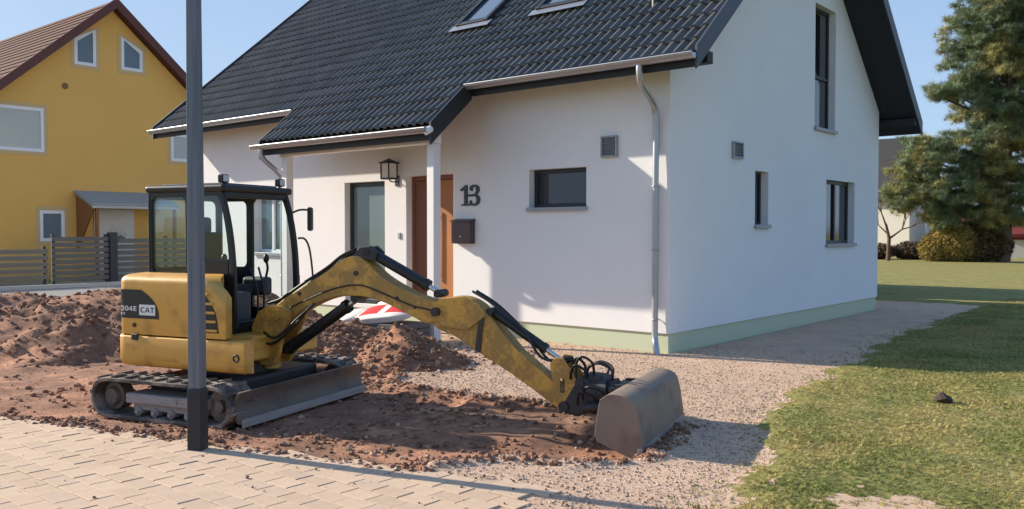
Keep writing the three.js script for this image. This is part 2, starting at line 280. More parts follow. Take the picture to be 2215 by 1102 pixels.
{ // front door
  const d = 0.14, o = obj('front_door', [rspan(-5.28, -5.2, 0.34, 2.665, -d - 0.08, -d, 0.006, 1), rspan(-4.21, -4.13, 0.34, 2.665, -d - 0.08, -d, 0.006, 1), rspan(-5.2, -4.21, 2.585, 2.665, -d - 0.08, -d, 0.006, 1)], MAT.doorFrame, house);
  obj('door_leaf', uvBox(rspan(-4.78, -4.215, 0.36, 2.58, -d - 0.07, -d - 0.012, 0.006, 1)), MAT.doorWood, o); obj('side_panel', uvBox(rspan(-5.195, -4.92, 0.36, 2.58, -d - 0.07, -d - 0.012, 0.006, 1)), MAT.doorFrame, o);
  obj('door_glass', span(-4.922, -4.778, 0.36, 2.58, -d - 0.05, -d - 0.03), MAT.pane, o);
  obj('handle', [rod([-4.70, 0.9, -d + 0.05], [-4.70, 2.1, -d + 0.05], 0.016), rod([-4.70, 1.0, -d - 0.02], [-4.70, 1.0, -d + 0.05], 0.01), rod([-4.70, 2.0, -d - 0.02], [-4.70, 2.0, -d + 0.05], 0.01)], MAT.chrome, o);
  obj('threshold', span(-5.28, -4.13, 0.285, 0.34, -d - 0.1, 0.03), MAT.sill, o);
}
function ventCover(name, w, h, at, turn, flaps) {
  const o = obj(name, [rspan(0, w, 0, 0.025, 0, 0.05, 0.005, 1), rspan(0, w, h - 0.025, h, 0, 0.05, 0.005, 1), rspan(0, 0.025, 0.025, h - 0.025, 0, 0.05, 0.005, 1), rspan(w - 0.025, w, 0.025, h - 0.025, 0, 0.05, 0.005, 1), span(0.01, w - 0.01, 0.01, h - 0.01, 0.002, 0.008)], MAT.sill, house);
  o.position.set(...at); o.rotation.y = turn;
  for (let k = 0; k < flaps; k++) obj('louvre', box(w - 0.05, 0.004, 0.036, 0, 0, 0).rotateX(0.75).translate(w / 2, 0.045 + k * (h - 0.075) / (flaps - 1), 0.026), MAT.sill, o);
}
ventCover('wall_vent', 0.28, 0.31, fr(-1.12, 2.77), 0, 8);
ventCover('wall_vent', 0.34, 0.26, gb(1.9, 2.83), Q, 6);
obj('bell_push', rspan(-5.48, -5.42, 1.56, 1.67, 0, 0.02, 0.006), MAT.sill, house);

// roof: deck slab with tiles as sub-parts
const roofTiles = [];
{
  const chev = (z0, z1, th) => { const P = []; for (const z of [z0, -4.5, z1]) P.push([-z, deck(z)]); for (const z of [z1, -4.5, z0]) P.push([-z, deck(z) - th]); return P; };
  const roof = obj('roof', alongX(extrude(poly(chev(0.55, -9.55, 0.2)), RR - RL)).translate(RL, 0, 0), MAT.soffit, house);
  roof.userData.label = 'dark grey tiled pitched roof';
  const porchDeck = (z) => 4.47 - T * z;
  obj('porch_roof', alongX(extrude(poly([[-1.42, porchDeck(1.42)], [-0.552, porchDeck(0.552)], [-0.552, porchDeck(0.552) - 0.2], [-1.42, porchDeck(1.42) - 0.2]]), 4.34)).translate(-7.56, 0, 0), MAT.soffit, house);
  // verge boards on both ends
  for (const x of [RR, RL - 0.03]) obj('verge_board', alongX(extrude(poly(chev(0.6, -9.6, 0.3).map(([u, y]) => [u, y + 0.11])), 0.03)).translate(x, 0, 0), mat([0.05, 0.06, 0.078], 0.5), roof);
  for (const x of [-3.22, -7.59]) obj('porch_verge_board', alongX(extrude(poly([[-1.46, porchDeck(1.46) + 0.1], [-0.56, porchDeck(0.56) + 0.1], [-0.56, porchDeck(0.56) - 0.24], [-1.46, porchDeck(1.46) - 0.24]]), 0.03)).translate(x, 0, 0), MAT.anthracite, roof);
  obj('purlin', rspan(-0.2, 0.69, 3.9, 4.06, 0.08, 0.24, 0.01, 1), MAT.soffit, roof); obj('purlin', rspan(-0.2, 0.69, 3.95, 4.11, -9.3, -9.14, 0.01, 1), MAT.soffit, roof);
  // tiles
  const TW = 0.33, TLn = 0.42, EXP = 0.335, seg = 16;
  const tileG = (() => {
    const P = [], prof = (t) => { const w = t * 2 * Math.PI * 2; return 0.046 * (0.5 - 0.5 * Math.cos(w)); };
    const pt = (i, row) => { const t = i / seg, x = (t - 0.5) * TW, y = prof(t) + (row === 2 ? -0.03 : 0), z = row === 0 ? -TLn : 0; return [x, y + (row === 0 ? -0.0 : 0.036), z]; };
    for (let i = 0; i < seg; i++) { const a = pt(i, 0), b = pt(i + 1, 0), c = pt(i, 1), d = pt(i + 1, 1), e = pt(i, 2), f = pt(i + 1, 2); P.push(...a, ...c, ...b, ...b, ...c, ...d, ...c, ...e, ...d, ...d, ...e, ...f); }
    const g = new THREE.BufferGeometry(); g.setAttribute('position', new THREE.Float32BufferAttribute(P, 3)); return uvBox(toCreasedNormals(g, 0.9));
  })();
  const toneT = texture(256, (u, v) => { const k = 0.68 + 0.35 * fbm(u * 20, v * 20, 4, 191, 20) + 0.2 * smooth(0.5, 0.8, fbm(u * 6, v * 6, 4, 193, 6)); return [k, k, k]; }); toneT.repeat.set(2, 2);
  const cols = [[0.088, 0.084, 0.078], [0.102, 0.097, 0.089], [0.074, 0.071, 0.067], [0.116, 0.110, 0.100], [0.090, 0.088, 0.081]];
  const tm = cols.map((c) => mat(c, 0.62, { map: toneT }));
  const cp = Math.cos(PITCH), sp = Math.sin(PITCH), rot = new THREE.Quaternion().setFromAxisAngle(V(1, 0, 0), PITCH), list = [];
  const push = (x, z) => list.push({ p: V(x, deck(z) + 0.012, z), d: 0 });
  const rowsMain = Math.ceil((0.63 + 4.5) / cp / EXP);
  for (let r = 0; r < rowsMain; r++) { const z = 0.63 - r * EXP * cp; if (z < -4.45) break; for (let x = RR - TW / 2 - 0.01; x > RL; x -= TW) push(x, z); }
  for (let r = 1; r < 4; r++) { const z = 0.63 + r * EXP * cp; for (let x = RR - TW / 2 - 0.01; x > RL; x -= TW) if (x < -3.3 && x > -7.6) list.push({ p: V(x, porchDeck(z) + 0.012, z), d: 0 }); }
  const v = V(0, 0, 0);
  for (const t of list) { v.copy(t.p).project(camera); t.d = t.p.distanceTo(camera.position) + (Math.abs(v.x) < 1 && Math.abs(v.y) < 1.02 ? 0 : 100); }
  list.sort((a, b) => a.d - b.d);
  const tilt = new THREE.Quaternion(), e = new THREE.Euler();
  const pose = () => tilt.copy(rot).multiply(new THREE.Quaternion().setFromEuler(e.set(R(-0.014, 0.014), R(-0.01, 0.01), R(-0.012, 0.012))));
  for (const t of list.slice(0, 300)) { const o = obj('roof_tile', tileG, tm[Math.floor(rnd() * 5)], roof); o.position.copy(t.p); o.quaternion.copy(pose()); }
  const rest = list.slice(300), inst = shade(new THREE.InstancedMesh(tileG, mat([1, 1, 1], 0.62, { map: toneT }), rest.length)), m4 = new THREE.Matrix4();
  rest.forEach((t, i) => { inst.setMatrixAt(i, m4.compose(t.p, pose(), V(1, 1, 1))); inst.setColorAt(i, lin(...cols[Math.floor(rnd() * 5)])); });
  inst.name = 'roof_tiles'; stuff(inst); roof.add(inst);
  obj('rear_tiles', alongX(extrude(poly([[4.5, deck(-4.5) + 0.05], [9.62, deck(-9.62) + 0.05], [9.62, deck(-9.62)], [4.5, deck(-4.5)]]), RR - RL - 0.01)).translate(RL + 0.005, 0, 0), tm[0], roof);
  obj('ridge_cap', rod([RL, deck(-4.5) + 0.05, -4.5], [RR, deck(-4.5) + 0.05, -4.5], 0.11), tm[2], roof);
  // skylights and a vent pipe, set on the slope
  const onSlope = (name, x, z, w, l, open) => {
    const o = obj(name, [rspan(-w / 2, -w / 2 + 0.09, 0, 0.13, -l, 0, 0.01, 1), rspan(w / 2 - 0.09, w / 2, 0, 0.13, -l, 0, 0.01, 1), rspan(-w / 2 + 0.09, w / 2 - 0.09, 0, 0.12, -0.1, 0, 0.01, 1), rspan(-w / 2 + 0.09, w / 2 - 0.09, 0, 0.13, -l, -l + 0.1, 0.01, 1)], MAT.anthracite, roof);
    o.position.set(x, deck(z) + 0.03, z); o.quaternion.copy(rot);
    obj('skylight_pane', span(-w / 2 + 0.085, w / 2 - 0.085, 0.06, 0.08, -l + 0.09, -0.09), mat([0.10, 0.12, 0.14], 0.05, { physical: true, clearcoat: 1 }), o);
    obj('flashing', [span(-w / 2 - 0.08, w / 2 + 0.08, 0.08, 0.09, -0.02, 0.16)], MAT.zinc, o);
  };
  onSlope('skylight', -4.55, -0.98, 0.78, 1.18); onSlope('skylight', -2.6, -0.98, 0.98, 1.18);
  const vp = obj('vent_pipe', [rod([0, -0.1, 0], [0, 0.42, 0], 0.06), rod([0, 0.42, 0], [0, 0.47, 0], 0.085, 0.06)], MAT.anthracite, roof); vp.position.set(-0.6, deck(-0.62) + 0.05, -0.62);
  // gutters
  const gutter = (x0, x1, z, y) => {
    const s = new THREE.Shape(); s.absarc(0, 0, 0.075, Math.PI, 2 * Math.PI, false); s.absarc(0, 0, 0.068, 2 * Math.PI, Math.PI, true);
    const g = alongX(new THREE.ExtrudeGeometry(s, { depth: x1 - x0, bevelEnabled: false, curveSegments: 12 })).translate(x0, y, z);
    const cap = new THREE.Shape(); cap.absarc(0, 0, 0.0745, Math.PI, 2 * Math.PI, false);
    const ends = [x0, x1 - 0.004].map((x) => alongX(new THREE.ExtrudeGeometry(cap, { depth: 0.004, bevelEnabled: false })).translate(x, y, z));
    return obj('gutter', [g, ...ends, rod([x0, y, z + 0.075], [x1, y, z + 0.075], 0.011)], MAT.zinc, house);
  };
  gutter(-3.2, 0.72, 0.655, 3.965); gutter(RL, -7.62, 0.655, 3.965); gutter(-7.66, -3.18, 1.525, 3.225);
}
function downpipe(pts, clips) {
  const o = obj('downpipe', tube(pts, 0.045, 60, 10), MAT.zinc, house);
  for (const [x, y, z] of clips) obj('pipe_clip', [new THREE.TorusGeometry(0.05, 0.011, 6, 14).rotateX(Q).translate(x, y, z), rod([x, y, z - 0.05], [x, y, z - 0.12], 0.008)], MAT.zinc, o);
}
downpipe([[-0.09, 3.94, 0.655], [-0.09, 3.8, 0.65], [-0.1, 3.68, 0.6], [-0.14, 3.52, 0.3], [-0.17, 3.4, 0.12], [-0.17, 3.25, 0.085], [-0.17, 2.4, 0.085], [-0.17, 1.2, 0.085], [-0.17, 0.35, 0.085], [-0.16, 0.2, 0.1], [-0.1, 0.05, 0.16], [-0.08, -0.02, 0.17]], [[-0.17, 2.32, 0.085], [-0.17, 1.44, 0.085], [-0.17, 0.47, 0.085]]);
downpipe([[-7.42, 3.2, 1.525], [-7.42, 3.08, 1.52], [-7.4, 2.98, 1.48], [-7.28, 2.78, 1.3], [-7.24, 2.66, 1.22], [-7.24, 2.4, 1.2], [-7.24, 1.2, 1.2], [-7.24, 0.05, 1.2]], [[-7.24, 2.2, 1.2], [-7.24, 0.9, 1.2]]);
{ // porch posts and beam
  obj('porch_beam', uvBox(rspan(-7.22, -3.3, 3.03, 3.2, 1.12, 1.28, 0.01, 1)), MAT.whitePaint, house);
  for (const x of [-3.39, -7.09]) obj('porch_post', uvBox(rspan(x - 0.075, x + 0.075, -0.05, 3.028, 1.125, 1.275, 0.01, 1)), MAT.whitePaint, house);
  obj('gutter_spout', rod([-3.2, 3.22, 1.45], [-3.2, 3.16, 1.56], 0.05), MAT.whitePaint, house);
}
// ---------------------------------------------------------------- things on the front wall
{
  const font = await new FontLoader().loadAsync('fonts/droid/droid_serif_bold.typeface.json'), m = mat([0.022, 0.026, 0.034], 0.4);
  const n = thing('house_number', 'dark metal house number 13 on the white front wall above the mailbox', 'number', [-3.97, 2.12, 0.002]);
  const one = new TextGeometry('1', { font, size: 0.34, depth: 0.02, curveSegments: 6 }), three = new TextGeometry('3', { font, size: 0.34, depth: 0.02, curveSegments: 6 });
  obj('digit', one, m, n); obj('digit', three, m, n).position.x = 0.215; obj('crossbar', span(0.1, 0.4, 0.15, 0.185, 0.003, 0.017), m, n);
}
{
  const m = mat([0.085, 0.055, 0.055], 0.45, { metalness: 0.2 }), b = thing('mailbox', 'brown metal mailbox on the white front wall under the house number', 'mailbox', [-4.05, 1.49, 0.003]);
  obj('body', rspan(0, 0.42, 0, 0.36, 0, 0.13, 0.008), m, b); obj('lid', extrude(poly([[0, 0], [0.15, 0], [0.15, 0.015], [0, 0.05]]), 0.44).rotateY(-Q).translate(0.43, 0.363, 0.001), m, b);
  obj('lock', rod([0.21, 0.12, 0.13], [0.21, 0.12, 0.137], 0.012), MAT.chrome, b);
}
{
  const l = thing('wall_lantern', 'black wall lantern with pale glass beside the front door', 'lamp', [-5.5, 2.55, 0.002]), k = MAT.black;
  obj('wall_plate', rspan(-0.05, 0.05, -0.05, 0.14, 0, 0.02, 0.006), k, l);
  obj('bracket', tube([[0, 0.04, 0.02], [0, 0.02, 0.1], [0, 0.04, 0.18], [0, 0.08, 0.2]], 0.012, 16, 6), k, l);
  obj('base', rspan(-0.11, 0.11, 0.06, 0.085, 0.09, 0.31, 0.006), k, l);
  obj('cap', [rspan(-0.13, 0.13, 0.34, 0.365, 0.07, 0.33, 0.006), new THREE.ConeGeometry(0.15, 0.07, 4).rotateY(Math.PI / 4).translate(0, 0.4, 0.2)], k, l);
  for (const [x, z] of [[-0.1, 0.1], [0.1, 0.1], [-0.1, 0.3], [0.1, 0.3]]) obj('bar', span(x - 0.009, x + 0.009, 0.085, 0.34, z - 0.009, z + 0.009), k, l);
  obj('glass', span(-0.094, 0.094, 0.087, 0.338, 0.106, 0.294), mat([0.72, 0.68, 0.6], 0.4), l);
}

// ---------------------------------------------------------------- excavator  (local x forward, z towards the street side)
const EX = thing('mini_excavator', 'yellow and black mini excavator with boom stretched over the dug soil', 'excavator', [...(() => { const [x, z] = fromSN(-3.3, 4.97); return [x, -0.06, z]; })()], Math.asin(0.28));
const pS = (s) => s + 3.3, pY = (y) => y + 0.06, pN = (n) => n - 4.97, P3 = (s, y, n) => [pS(s), pY(y), pN(n)];
const ex = (name, geo, m, parent = EX) => obj(name, geo, m, parent);
const sb = (s0, s1, y0, y1, n0, n1, r = 0.012, seg = 2) => rspan(pS(s0), pS(s1), pY(y0), pY(y1), pN(n0), pN(n1), r, seg);
const side = (pts, n0, n1, bevel = 0.008, holes = []) => extrude(poly(pts.map(([s, y]) => [pS(s), pY(y)]), holes.map((h) => h.map(([s, y]) => [pS(s), pY(y)]))), n1 - n0, bevel).translate(0, 0, pN(n0));
const smoothPts = (pts, k = 24) => new THREE.CatmullRomCurve3(pts.map(([a, b]) => V(a, b, 0)), false, 'centripetal').getPoints(k).map((p) => [p.x, p.y]);
{ // tracks
  for (const n0 of [5.66, 3.94]) {
    const n1 = n0 + 0.34, ring = (r, inset) => { const P = [], a = -3.93, b = -2.63, cy = 0.135; for (let k = 0; k <= 10; k++) { const t = Q + k * Math.PI / 10; P.push([a + r * Math.cos(t), cy + r * Math.sin(t)]); } for (let k = 0; k <= 10; k++) { const t = -Q + k * Math.PI / 10; P.push([b + r * Math.cos(t), cy + r * Math.sin(t)]); } return P; };
    const outer = ring(0.19), inner = ring(0.155), lugs = [];
    const per = 2 * 1.3 + 2 * Math.PI * 0.19, N = 44;
    for (let k = 0; k < N; k++) { let d = k / N * per, s, y, a; if (d < 1.3) { s = -3.93 + d; y = 0.135 + 0.19; a = 0; } else if (d < 1.3 + Math.PI * 0.19) { const t = (d - 1.3) / 0.19; s = -2.63 + 0.19 * Math.sin(t); y = 0.135 + 0.19 * Math.cos(t); a = -t; } else if (d < 2.6 + Math.PI * 0.19) { const q = d - 1.3 - Math.PI * 0.19; s = -2.63 - q; y = 0.135 - 0.19; a = Math.PI; } else { const t = (d - 2.6 - Math.PI * 0.19) / 0.19; s = -3.93 - 0.19 * Math.sin(t); y = 0.135 - 0.19 * Math.cos(t); a = Math.PI - t; }
      lugs.push(box(0.032, 0.026, 0.155, 0, 0.008, k % 2 ? 0.085 : -0.085).rotateZ(a).translate(pS(s), pY(y), pN(n0 + 0.17))); }
    const belt = ex('track', uvBox(merge([side(outer, n0, n1, 0.006, [inner]), ...lugs])), MAT.rubber);
    const mid = n0 + 0.17, near = n0 > 5;
    ex('track_frame', [sb(-3.72, -2.75, 0.09, 0.19, mid - 0.13, mid + 0.13, 0.02), sb(-3.66, -2.8, 0.03, 0.1, mid - 0.09, mid + 0.09, 0.015), rod(P3(-3.1, 0.145, mid + 0.12), P3(-3.1, 0.145, mid + 0.14), 0.018)], MAT.dusty, belt);
    ex('sprocket', [rod(P3(-3.93, 0.135, mid - 0.06), P3(-3.93, 0.135, mid + 0.06), 0.13, 0.13, 24), rod(P3(-3.93, 0.135, mid + 0.06), P3(-3.93, 0.135, mid + 0.1), 0.09, 0.075, 20)], MAT.worn, belt);
    ex('idler', [rod(P3(-2.63, 0.135, mid - 0.05), P3(-2.63, 0.135, mid + 0.05), 0.15, 0.15, 24), rod(P3(-2.63, 0.135, mid + 0.05), P3(-2.63, 0.135, mid + 0.1), 0.06, 0.05, 16)], MAT.worn, belt);
    for (const s of [-3.58, -3.38, -3.18, -2.98]) ex('roller', [rod(P3(s, 0.02, mid - 0.11), P3(s, 0.02, mid + 0.11), 0.04, 0.04, 14), rod(P3(s, 0.02, mid + 0.11), P3(s, 0.02, mid + 0.13), 0.022)], MAT.dusty, belt);
  }
  ex('undercarriage', [sb(-3.75, -2.75, 0.12, 0.3, 4.3, 5.64, 0.03), rod(P3(-3.3, 0.3, 4.97), P3(-3.3, 0.4, 4.97), 0.42, 0.42, 32)], MAT.steel);
  // dozer blade
  const front = smoothPts([[-2.36, 0.0], [-2.42, 0.08], [-2.43, 0.17], [-2.38, 0.28]], 10), back = smoothPts([[-2.415, 0.28], [-2.475, 0.17], [-2.465, 0.08], [-2.42, 0.0]], 10);
  const blade = ex('dozer_blade', uvBox(side([...front, ...back], 3.98, 5.93, 0.004)), MAT.worn);
  ex('cutting_edge', sb(-2.372, -2.352, -0.03, 0.045, 3.985, 5.925, 0.004, 1), MAT.dusty, blade);
  ex('blade_arm', [sb(-2.95, -2.46, 0.1, 0.2, 4.45, 4.55), sb(-2.95, -2.46, 0.1, 0.2, 5.3, 5.4)], MAT.steel, blade);
}
{ // upper body: tail arc of radius 1.05 about the slew centre
  const outline = (r, n1, n0, s1) => { const c = [-3.3, 4.97], P = [[s1, n1]], a1 = Math.asin((n1 - c[1]) / r), a0 = Math.asin((n0 - c[1]) / r); for (let k = 0; k <= 28; k++) { const t = a1 + (a0 - a1) * k / 28; P.push([c[0] - r * Math.cos(t), c[1] + r * Math.sin(t)]); } P.push([s1, n0]); return P; };
  const plan = (pts, y0, y1, bevel) => { const g = extrude(poly(pts.map(([s, n]) => [pS(s), -pN(n)])), y1 - y0, bevel, 5); return toCreasedNormals(g.rotateX(-Q).translate(0, pY(y0), 0), 0.7); };
  // hood: wraps round the tail and along the street side of the cab; its front corner slopes down
  const rail = (r, n1, s1, inset) => { const P = [], rr = r - inset, nn = n1 - inset, a1 = Math.asin((nn - 4.97) / rr), sA = -3.3 - rr * Math.cos(a1); for (let k = 0; k <= 26; k++) P.push([s1 - inset * 0.6 + (sA - s1 + inset * 0.6) * k / 26, nn]); for (let k = 1; k <= 30; k++) { const t = a1 - (a1 + 0.52) * k / 30; P.push([-3.3 - rr * Math.cos(t), 4.97 + rr * Math.sin(t)]); } return P; };
  const wrap = (r, n1, s1, y0, height, round, foot) => {
    const rings = [[foot, 0], [foot * 0.3, 0.3 * foot], [0, foot]].map(([i, d]) => [rail(r, n1, s1, i), (s) => y0 + d]), steps = 6;
    for (let k = 0; k <= steps; k++) { const a = k / steps * Q; rings.push([rail(r, n1, s1, round * (1 - Math.cos(a))), (s) => height(s) - round * (1 - Math.sin(a))]); }
    const inner = rail(r, n1, s1, round).map(([s, n]) => [Math.max(s, -4.21), Math.min(n, 5.21 + 0.42 * smooth(-3.25, s1 - 0.12, s))]); rings.push([inner, (s) => height(s)], [inner, (s) => y0]);
    const P = [], I = [], W = rings[0][0].length;
    for (const [pts, hy] of rings) for (const [s, n] of pts) P.push(...P3(s, Math.max(y0, hy(s)), n));
    for (let j = 0; j < rings.length - 1; j++) for (let i = 0; i < W - 1; i++) { const a = j * W + i, c = a + W; I.push(a, a + 1, c, a + 1, c + 1, c); }
    for (const e of [0, W - 1]) for (let j = 0; j < rings.length - 2; j++) { const b = (rings.length - 1) * W + e; I.push(b, j * W + e, (j + 1) * W + e); }      // end caps
    const g = new THREE.BufferGeometry(); g.setAttribute('position', new THREE.Float32BufferAttribute(P, 3)); g.setIndex(I); return uvBox(toCreasedNormals(g, 0.8));
  };
  ex('counterweight', wrap(1.05, 5.775, -2.47, 0.40, () => 0.70, 0.02, 0.07), MAT.yellow);
  const hood = ex('engine_hood', wrap(1.035, 5.76, -2.69, 0.712, (s) => s < -3.12 ? 1.275 : 0.86 + 0.415 * Math.sqrt(Math.max(0, 1 - Math.pow((s + 3.12) / 0.46, 2))), 0.07, 0.004), MAT.yellow);
  const grille = ex('vent_grille', side(smoothPts([[-3.08, 1.16], [-2.98, 1.14], [-2.87, 1.05], [-2.80, 0.93], [-2.77, 0.765]], 10).concat([[-3.08, 0.765]]), 5.755, 5.763, 0.001), MAT.black);
  for (let k = 0; k < 5; k++) ex('slat', sb(-3.08, -2.785 - k * 0.014 - (k > 3 ? 0.05 : 0), 0.775 + k * 0.082, 0.80 + k * 0.082, 5.755, 5.776, 0.006, 1), MAT.yellow, grille);
  ex('platform', [sb(-4.15, -2.78, 0.44, 0.68, 4.25, 5.3, 0.03)], MAT.yellow);
  ex('tie_down_ring', [new THREE.TorusGeometry(0.03, 0.01, 6, 14).translate(...P3(-2.56, 0.55, 5.775))], MAT.black);
  ex('latch', [sb(-3.82, -3.74, 0.66, 0.72, 5.765, 5.79, 0.008), rod(P3(-3.80, 0.80, 5.75), P3(-3.80, 0.80, 5.772), 0.02)], MAT.black, hood);
  // decal, printed on the curved cover
  const cv = document.createElement('canvas'); cv.width = 512; cv.height = 384; const c = cv.getContext('2d');
  c.fillStyle = '#17181b'; c.fillRect(0, 0, 512, 384); c.fillStyle = '#2a2d31'; c.fillRect(0, 40, 512, 10);
  c.fillStyle = '#d8d4d6'; c.font = 'bold 92px sans-serif'; c.textBaseline = 'alphabetic'; c.fillText('304E', 42, 286); c.font = 'bold 44px sans-serif'; c.fillText('CR', 44, 340);
  c.fillStyle = '#dedede'; c.fillRect(272, 196, 196, 142); c.fillStyle = '#26262a'; c.font = 'bold 96px sans-serif'; c.fillText('CAT', 282, 302);
  const tx = new THREE.CanvasTexture(cv); tx.colorSpace = THREE.SRGBColorSpace;
  const a0 = 0.70, a1 = 0.16, rr = 1.039, W = 22, H = 14, PP = [], UU = [], II = [];   // across the tail arc, from rear to the street side
  const arcAt = (t) => { const s = -4.02 + 0.53 * t, aE = Math.asin(0.793 / rr), sE = -3.3 - rr * Math.cos(aE); return s > sE ? [s, 5.7635] : [s, 4.97 + Math.sqrt(rr * rr - (s + 3.3) * (s + 3.3)) + 0.002]; };
  for (let j = 0; j <= H; j++) for (let i = 0; i <= W; i++) { const t = i / W, y = 0.865 + 0.275 * (j / H); const lim = 1 - 0.0; const shrink = 1 - 0.42 * Math.pow(j / H, 2.6); const [s, n] = arcAt(t * shrink * lim); PP.push(...P3(s, y, n)); UU.push(t * shrink, j / H); }
  for (let j = 0; j < H; j++) for (let i = 0; i < W; i++) { const a = j * (W + 1) + i; II.push(a, a + 1, a + W + 1, a + 1, a + W + 2, a + W + 1); }
  const g = new THREE.BufferGeometry(); g.setAttribute('position', new THREE.Float32BufferAttribute(PP, 3)); g.setAttribute('uv', new THREE.Float32BufferAttribute(UU, 2)); g.setIndex(II); g.computeVertexNormals();
  const dec = ex('decal', g, mat([1, 1, 1], 0.4, { map: tx }), hood); dec.userData.label = 'black sticker with pale lettering';
}
{ // cab
  const s0 = -4.2, s1 = -3.2, nR = 5.2, nL = 4.17, y0 = 0.72, y1 = 2.12, K = MAT.black;
  const cab = ex('cab', [sb(s0 - 0.02, s1 + 0.02, 2.09, 2.165, nL - 0.03, nR + 0.03, 0.034, 4), sb(s0, s1 + 0.1, 0.68, 0.735, nL, nR, 0.01), sb(s0 + 0.1, s1 - 0.1, 2.16, 2.185, nL + 0.1, nR - 0.1, 0.012)], K);
  const arch = (rx0, rx1, ry0, ry1, r) => roundRect(rx0, rx1, ry0, ry1, r);
  const frontEdge = smoothPts([[s1 - 0.03, 2.1], [s1 + 0.0, 2.02], [s1 + 0.07, 1.75], [s1 + 0.115, 1.4], [s1 + 0.125, 1.0], [s1 + 0.11, 0.72]], 18);
  const inner = (d) => smoothPts([[s1 - 0.09, 2.05], [s1 - 0.055, 1.99], [s1 + 0.01, 1.74], [s1 + 0.052, 1.4], [s1 + 0.06, 1.0], [s1 + 0.045, d]], 16);
  const shell = [[s0, 0.72], [s0, 2.02], [s0 + 0.03, 2.1], ...frontEdge];
  ex('cab_side_frame', side(shell.slice(0).reverse(), nR - 0.045, nR, 0.008, [arch(s0 + 0.045, s0 + 0.50, 1.27, 2.045, 0.07), [...inner(1.42), [s1 - 0.26, 1.42], [s1 - 0.36, 1.5], [s1 - 0.36, 1.98], [s1 - 0.31, 2.05]]]), K, cab);
  ex('cab_side_frame', side(shell.slice(0).reverse(), nL, nL + 0.045, 0.008, [arch(s0 + 0.06, s0 + 0.43, 1.3, 2.03, 0.06), [...inner(0.86), [s0 + 0.51, 0.86], [s0 + 0.51, 2.0], [s0 + 0.55, 2.05]]]), K, cab);
  const gz = (pts, n) => side(pts, n - 0.003, n + 0.003, 0);
  for (const [n, q] of [[nR - 0.022, [s0 + 0.03, s0 + 0.52, 1.25, 2.06]], [nL + 0.022, [s0 + 0.04, s0 + 0.45, 1.28, 2.05]]]) ex('window_pane', gz(roundRect(...q, 0.07), n), MAT.glass, cab);
  ex('window_pane', gz([[s1 - 0.37, 1.41], ...inner(1.41).reverse(), [s1 - 0.37, 2.05]], nR - 0.022), MAT.glass, cab);
  ex('window_pane', gz([[s0 + 0.50, 0.85], ...inner(0.85).reverse(), [s0 + 0.50, 2.06]], nL + 0.022), MAT.glass, cab);
  const rear = extrude(poly([[-nR + 4.97, pY(0.72)], [-nL + 4.97, pY(0.72)], [-nL + 4.97, pY(2.09)], [-nR + 4.97, pY(2.09)]], [roundRect(-nR + 4.97 + 0.06, -nL + 4.97 - 0.06, pY(1.32), pY(2.03), 0.07)]), 0.04, 0.006);
  ex('cab_rear_frame', rear.rotateY(Q).translate(pS(s0) + 0.004, 0, 0), K, cab);
  ex('window_pane', box(0.006, 0.74, 0.94, pS(s0 + 0.02), pY(1.675), pN((nR + nL) / 2)), MAT.glass, cab);
  ex('roof_beam', [sb(s1 - 0.09, s1 - 0.02, 2.03, 2.1, nL + 0.04, nR - 0.04, 0.015), sb(s1 + 0.05, s1 + 0.12, 0.72, 0.80, nL + 0.04, nR - 0.04, 0.015)], K, cab);
  // seat, consoles, levers
  const seat = ex('seat', [sb(-3.92, -3.48, 1.0, 1.13, 4.42, 4.92, 0.05, 3), sb(-3.6, -3.2, 0.0, 0.0, 0, 0, 0.0).scale(0, 0, 0)].slice(0, 1).concat([new RoundedBoxGeometry(0.13, 0.62, 0.46, 3, 0.05).rotateZ(0.14).translate(...P3(-3.93, 1.38, 4.67)), new RoundedBoxGeometry(0.09, 0.18, 0.26, 3, 0.04).translate(...P3(-3.99, 1.76, 4.67)), sb(-3.85, -3.55, 0.73, 1.0, 4.5, 4.84, 0.03)]), mat([0.016, 0.016, 0.018], 0.8), cab);
  ex('console', [sb(-3.75, -3.33, 0.74, 1.22, 4.95, 5.14, 0.04, 3), sb(-3.7, -3.38, 1.0, 1.2, 4.24, 4.38, 0.04, 3), sb(-3.36, -3.2, 0.74, 1.08, 4.8, 5.14, 0.03)], mat([0.05, 0.052, 0.055], 0.6), cab);
  ex('joystick', [tube([P3(-3.4, 1.2, 5.04), P3(-3.37, 1.3, 5.03), P3(-3.38, 1.4, 5.0)], 0.014, 10, 6), new THREE.SphereGeometry(0.032, 10, 8).scale(1, 1.6, 1).translate(...P3(-3.38, 1.42, 5.0))], K, cab);
  ex('joystick', [tube([P3(-3.42, 1.2, 4.31), P3(-3.39, 1.3, 4.32), P3(-3.4, 1.38, 4.33)], 0.014, 10, 6), new THREE.SphereGeometry(0.032, 10, 8).scale(1, 1.6, 1).translate(...P3(-3.4, 1.4, 4.33))], K, cab);
  ex('travel_lever', [tube([P3(-3.2, 0.74, 4.62), P3(-3.2, 1.1, 4.62), P3(-3.28, 1.32, 4.6)], 0.011, 12, 6), tube([P3(-3.2, 0.74, 4.72), P3(-3.2, 1.1, 4.72), P3(-3.28, 1.32, 4.74)], 0.011, 12, 6)], K, cab);
  for (const n of [5.14, 4.27]) { const l = ex('work_light', [sb(-3.3, -3.23, 2.18, 2.265, n - 0.06, n + 0.04, 0.015), rod(P3(-3.27, 2.12, n - 0.01), P3(-3.27, 2.19, n - 0.01), 0.012)], K, cab); ex('lens', sb(-3.236, -3.224, 2.19, 2.255, n - 0.05, n + 0.03, 0.004, 1), mat([0.5, 0.5, 0.48], 0.2), l); }
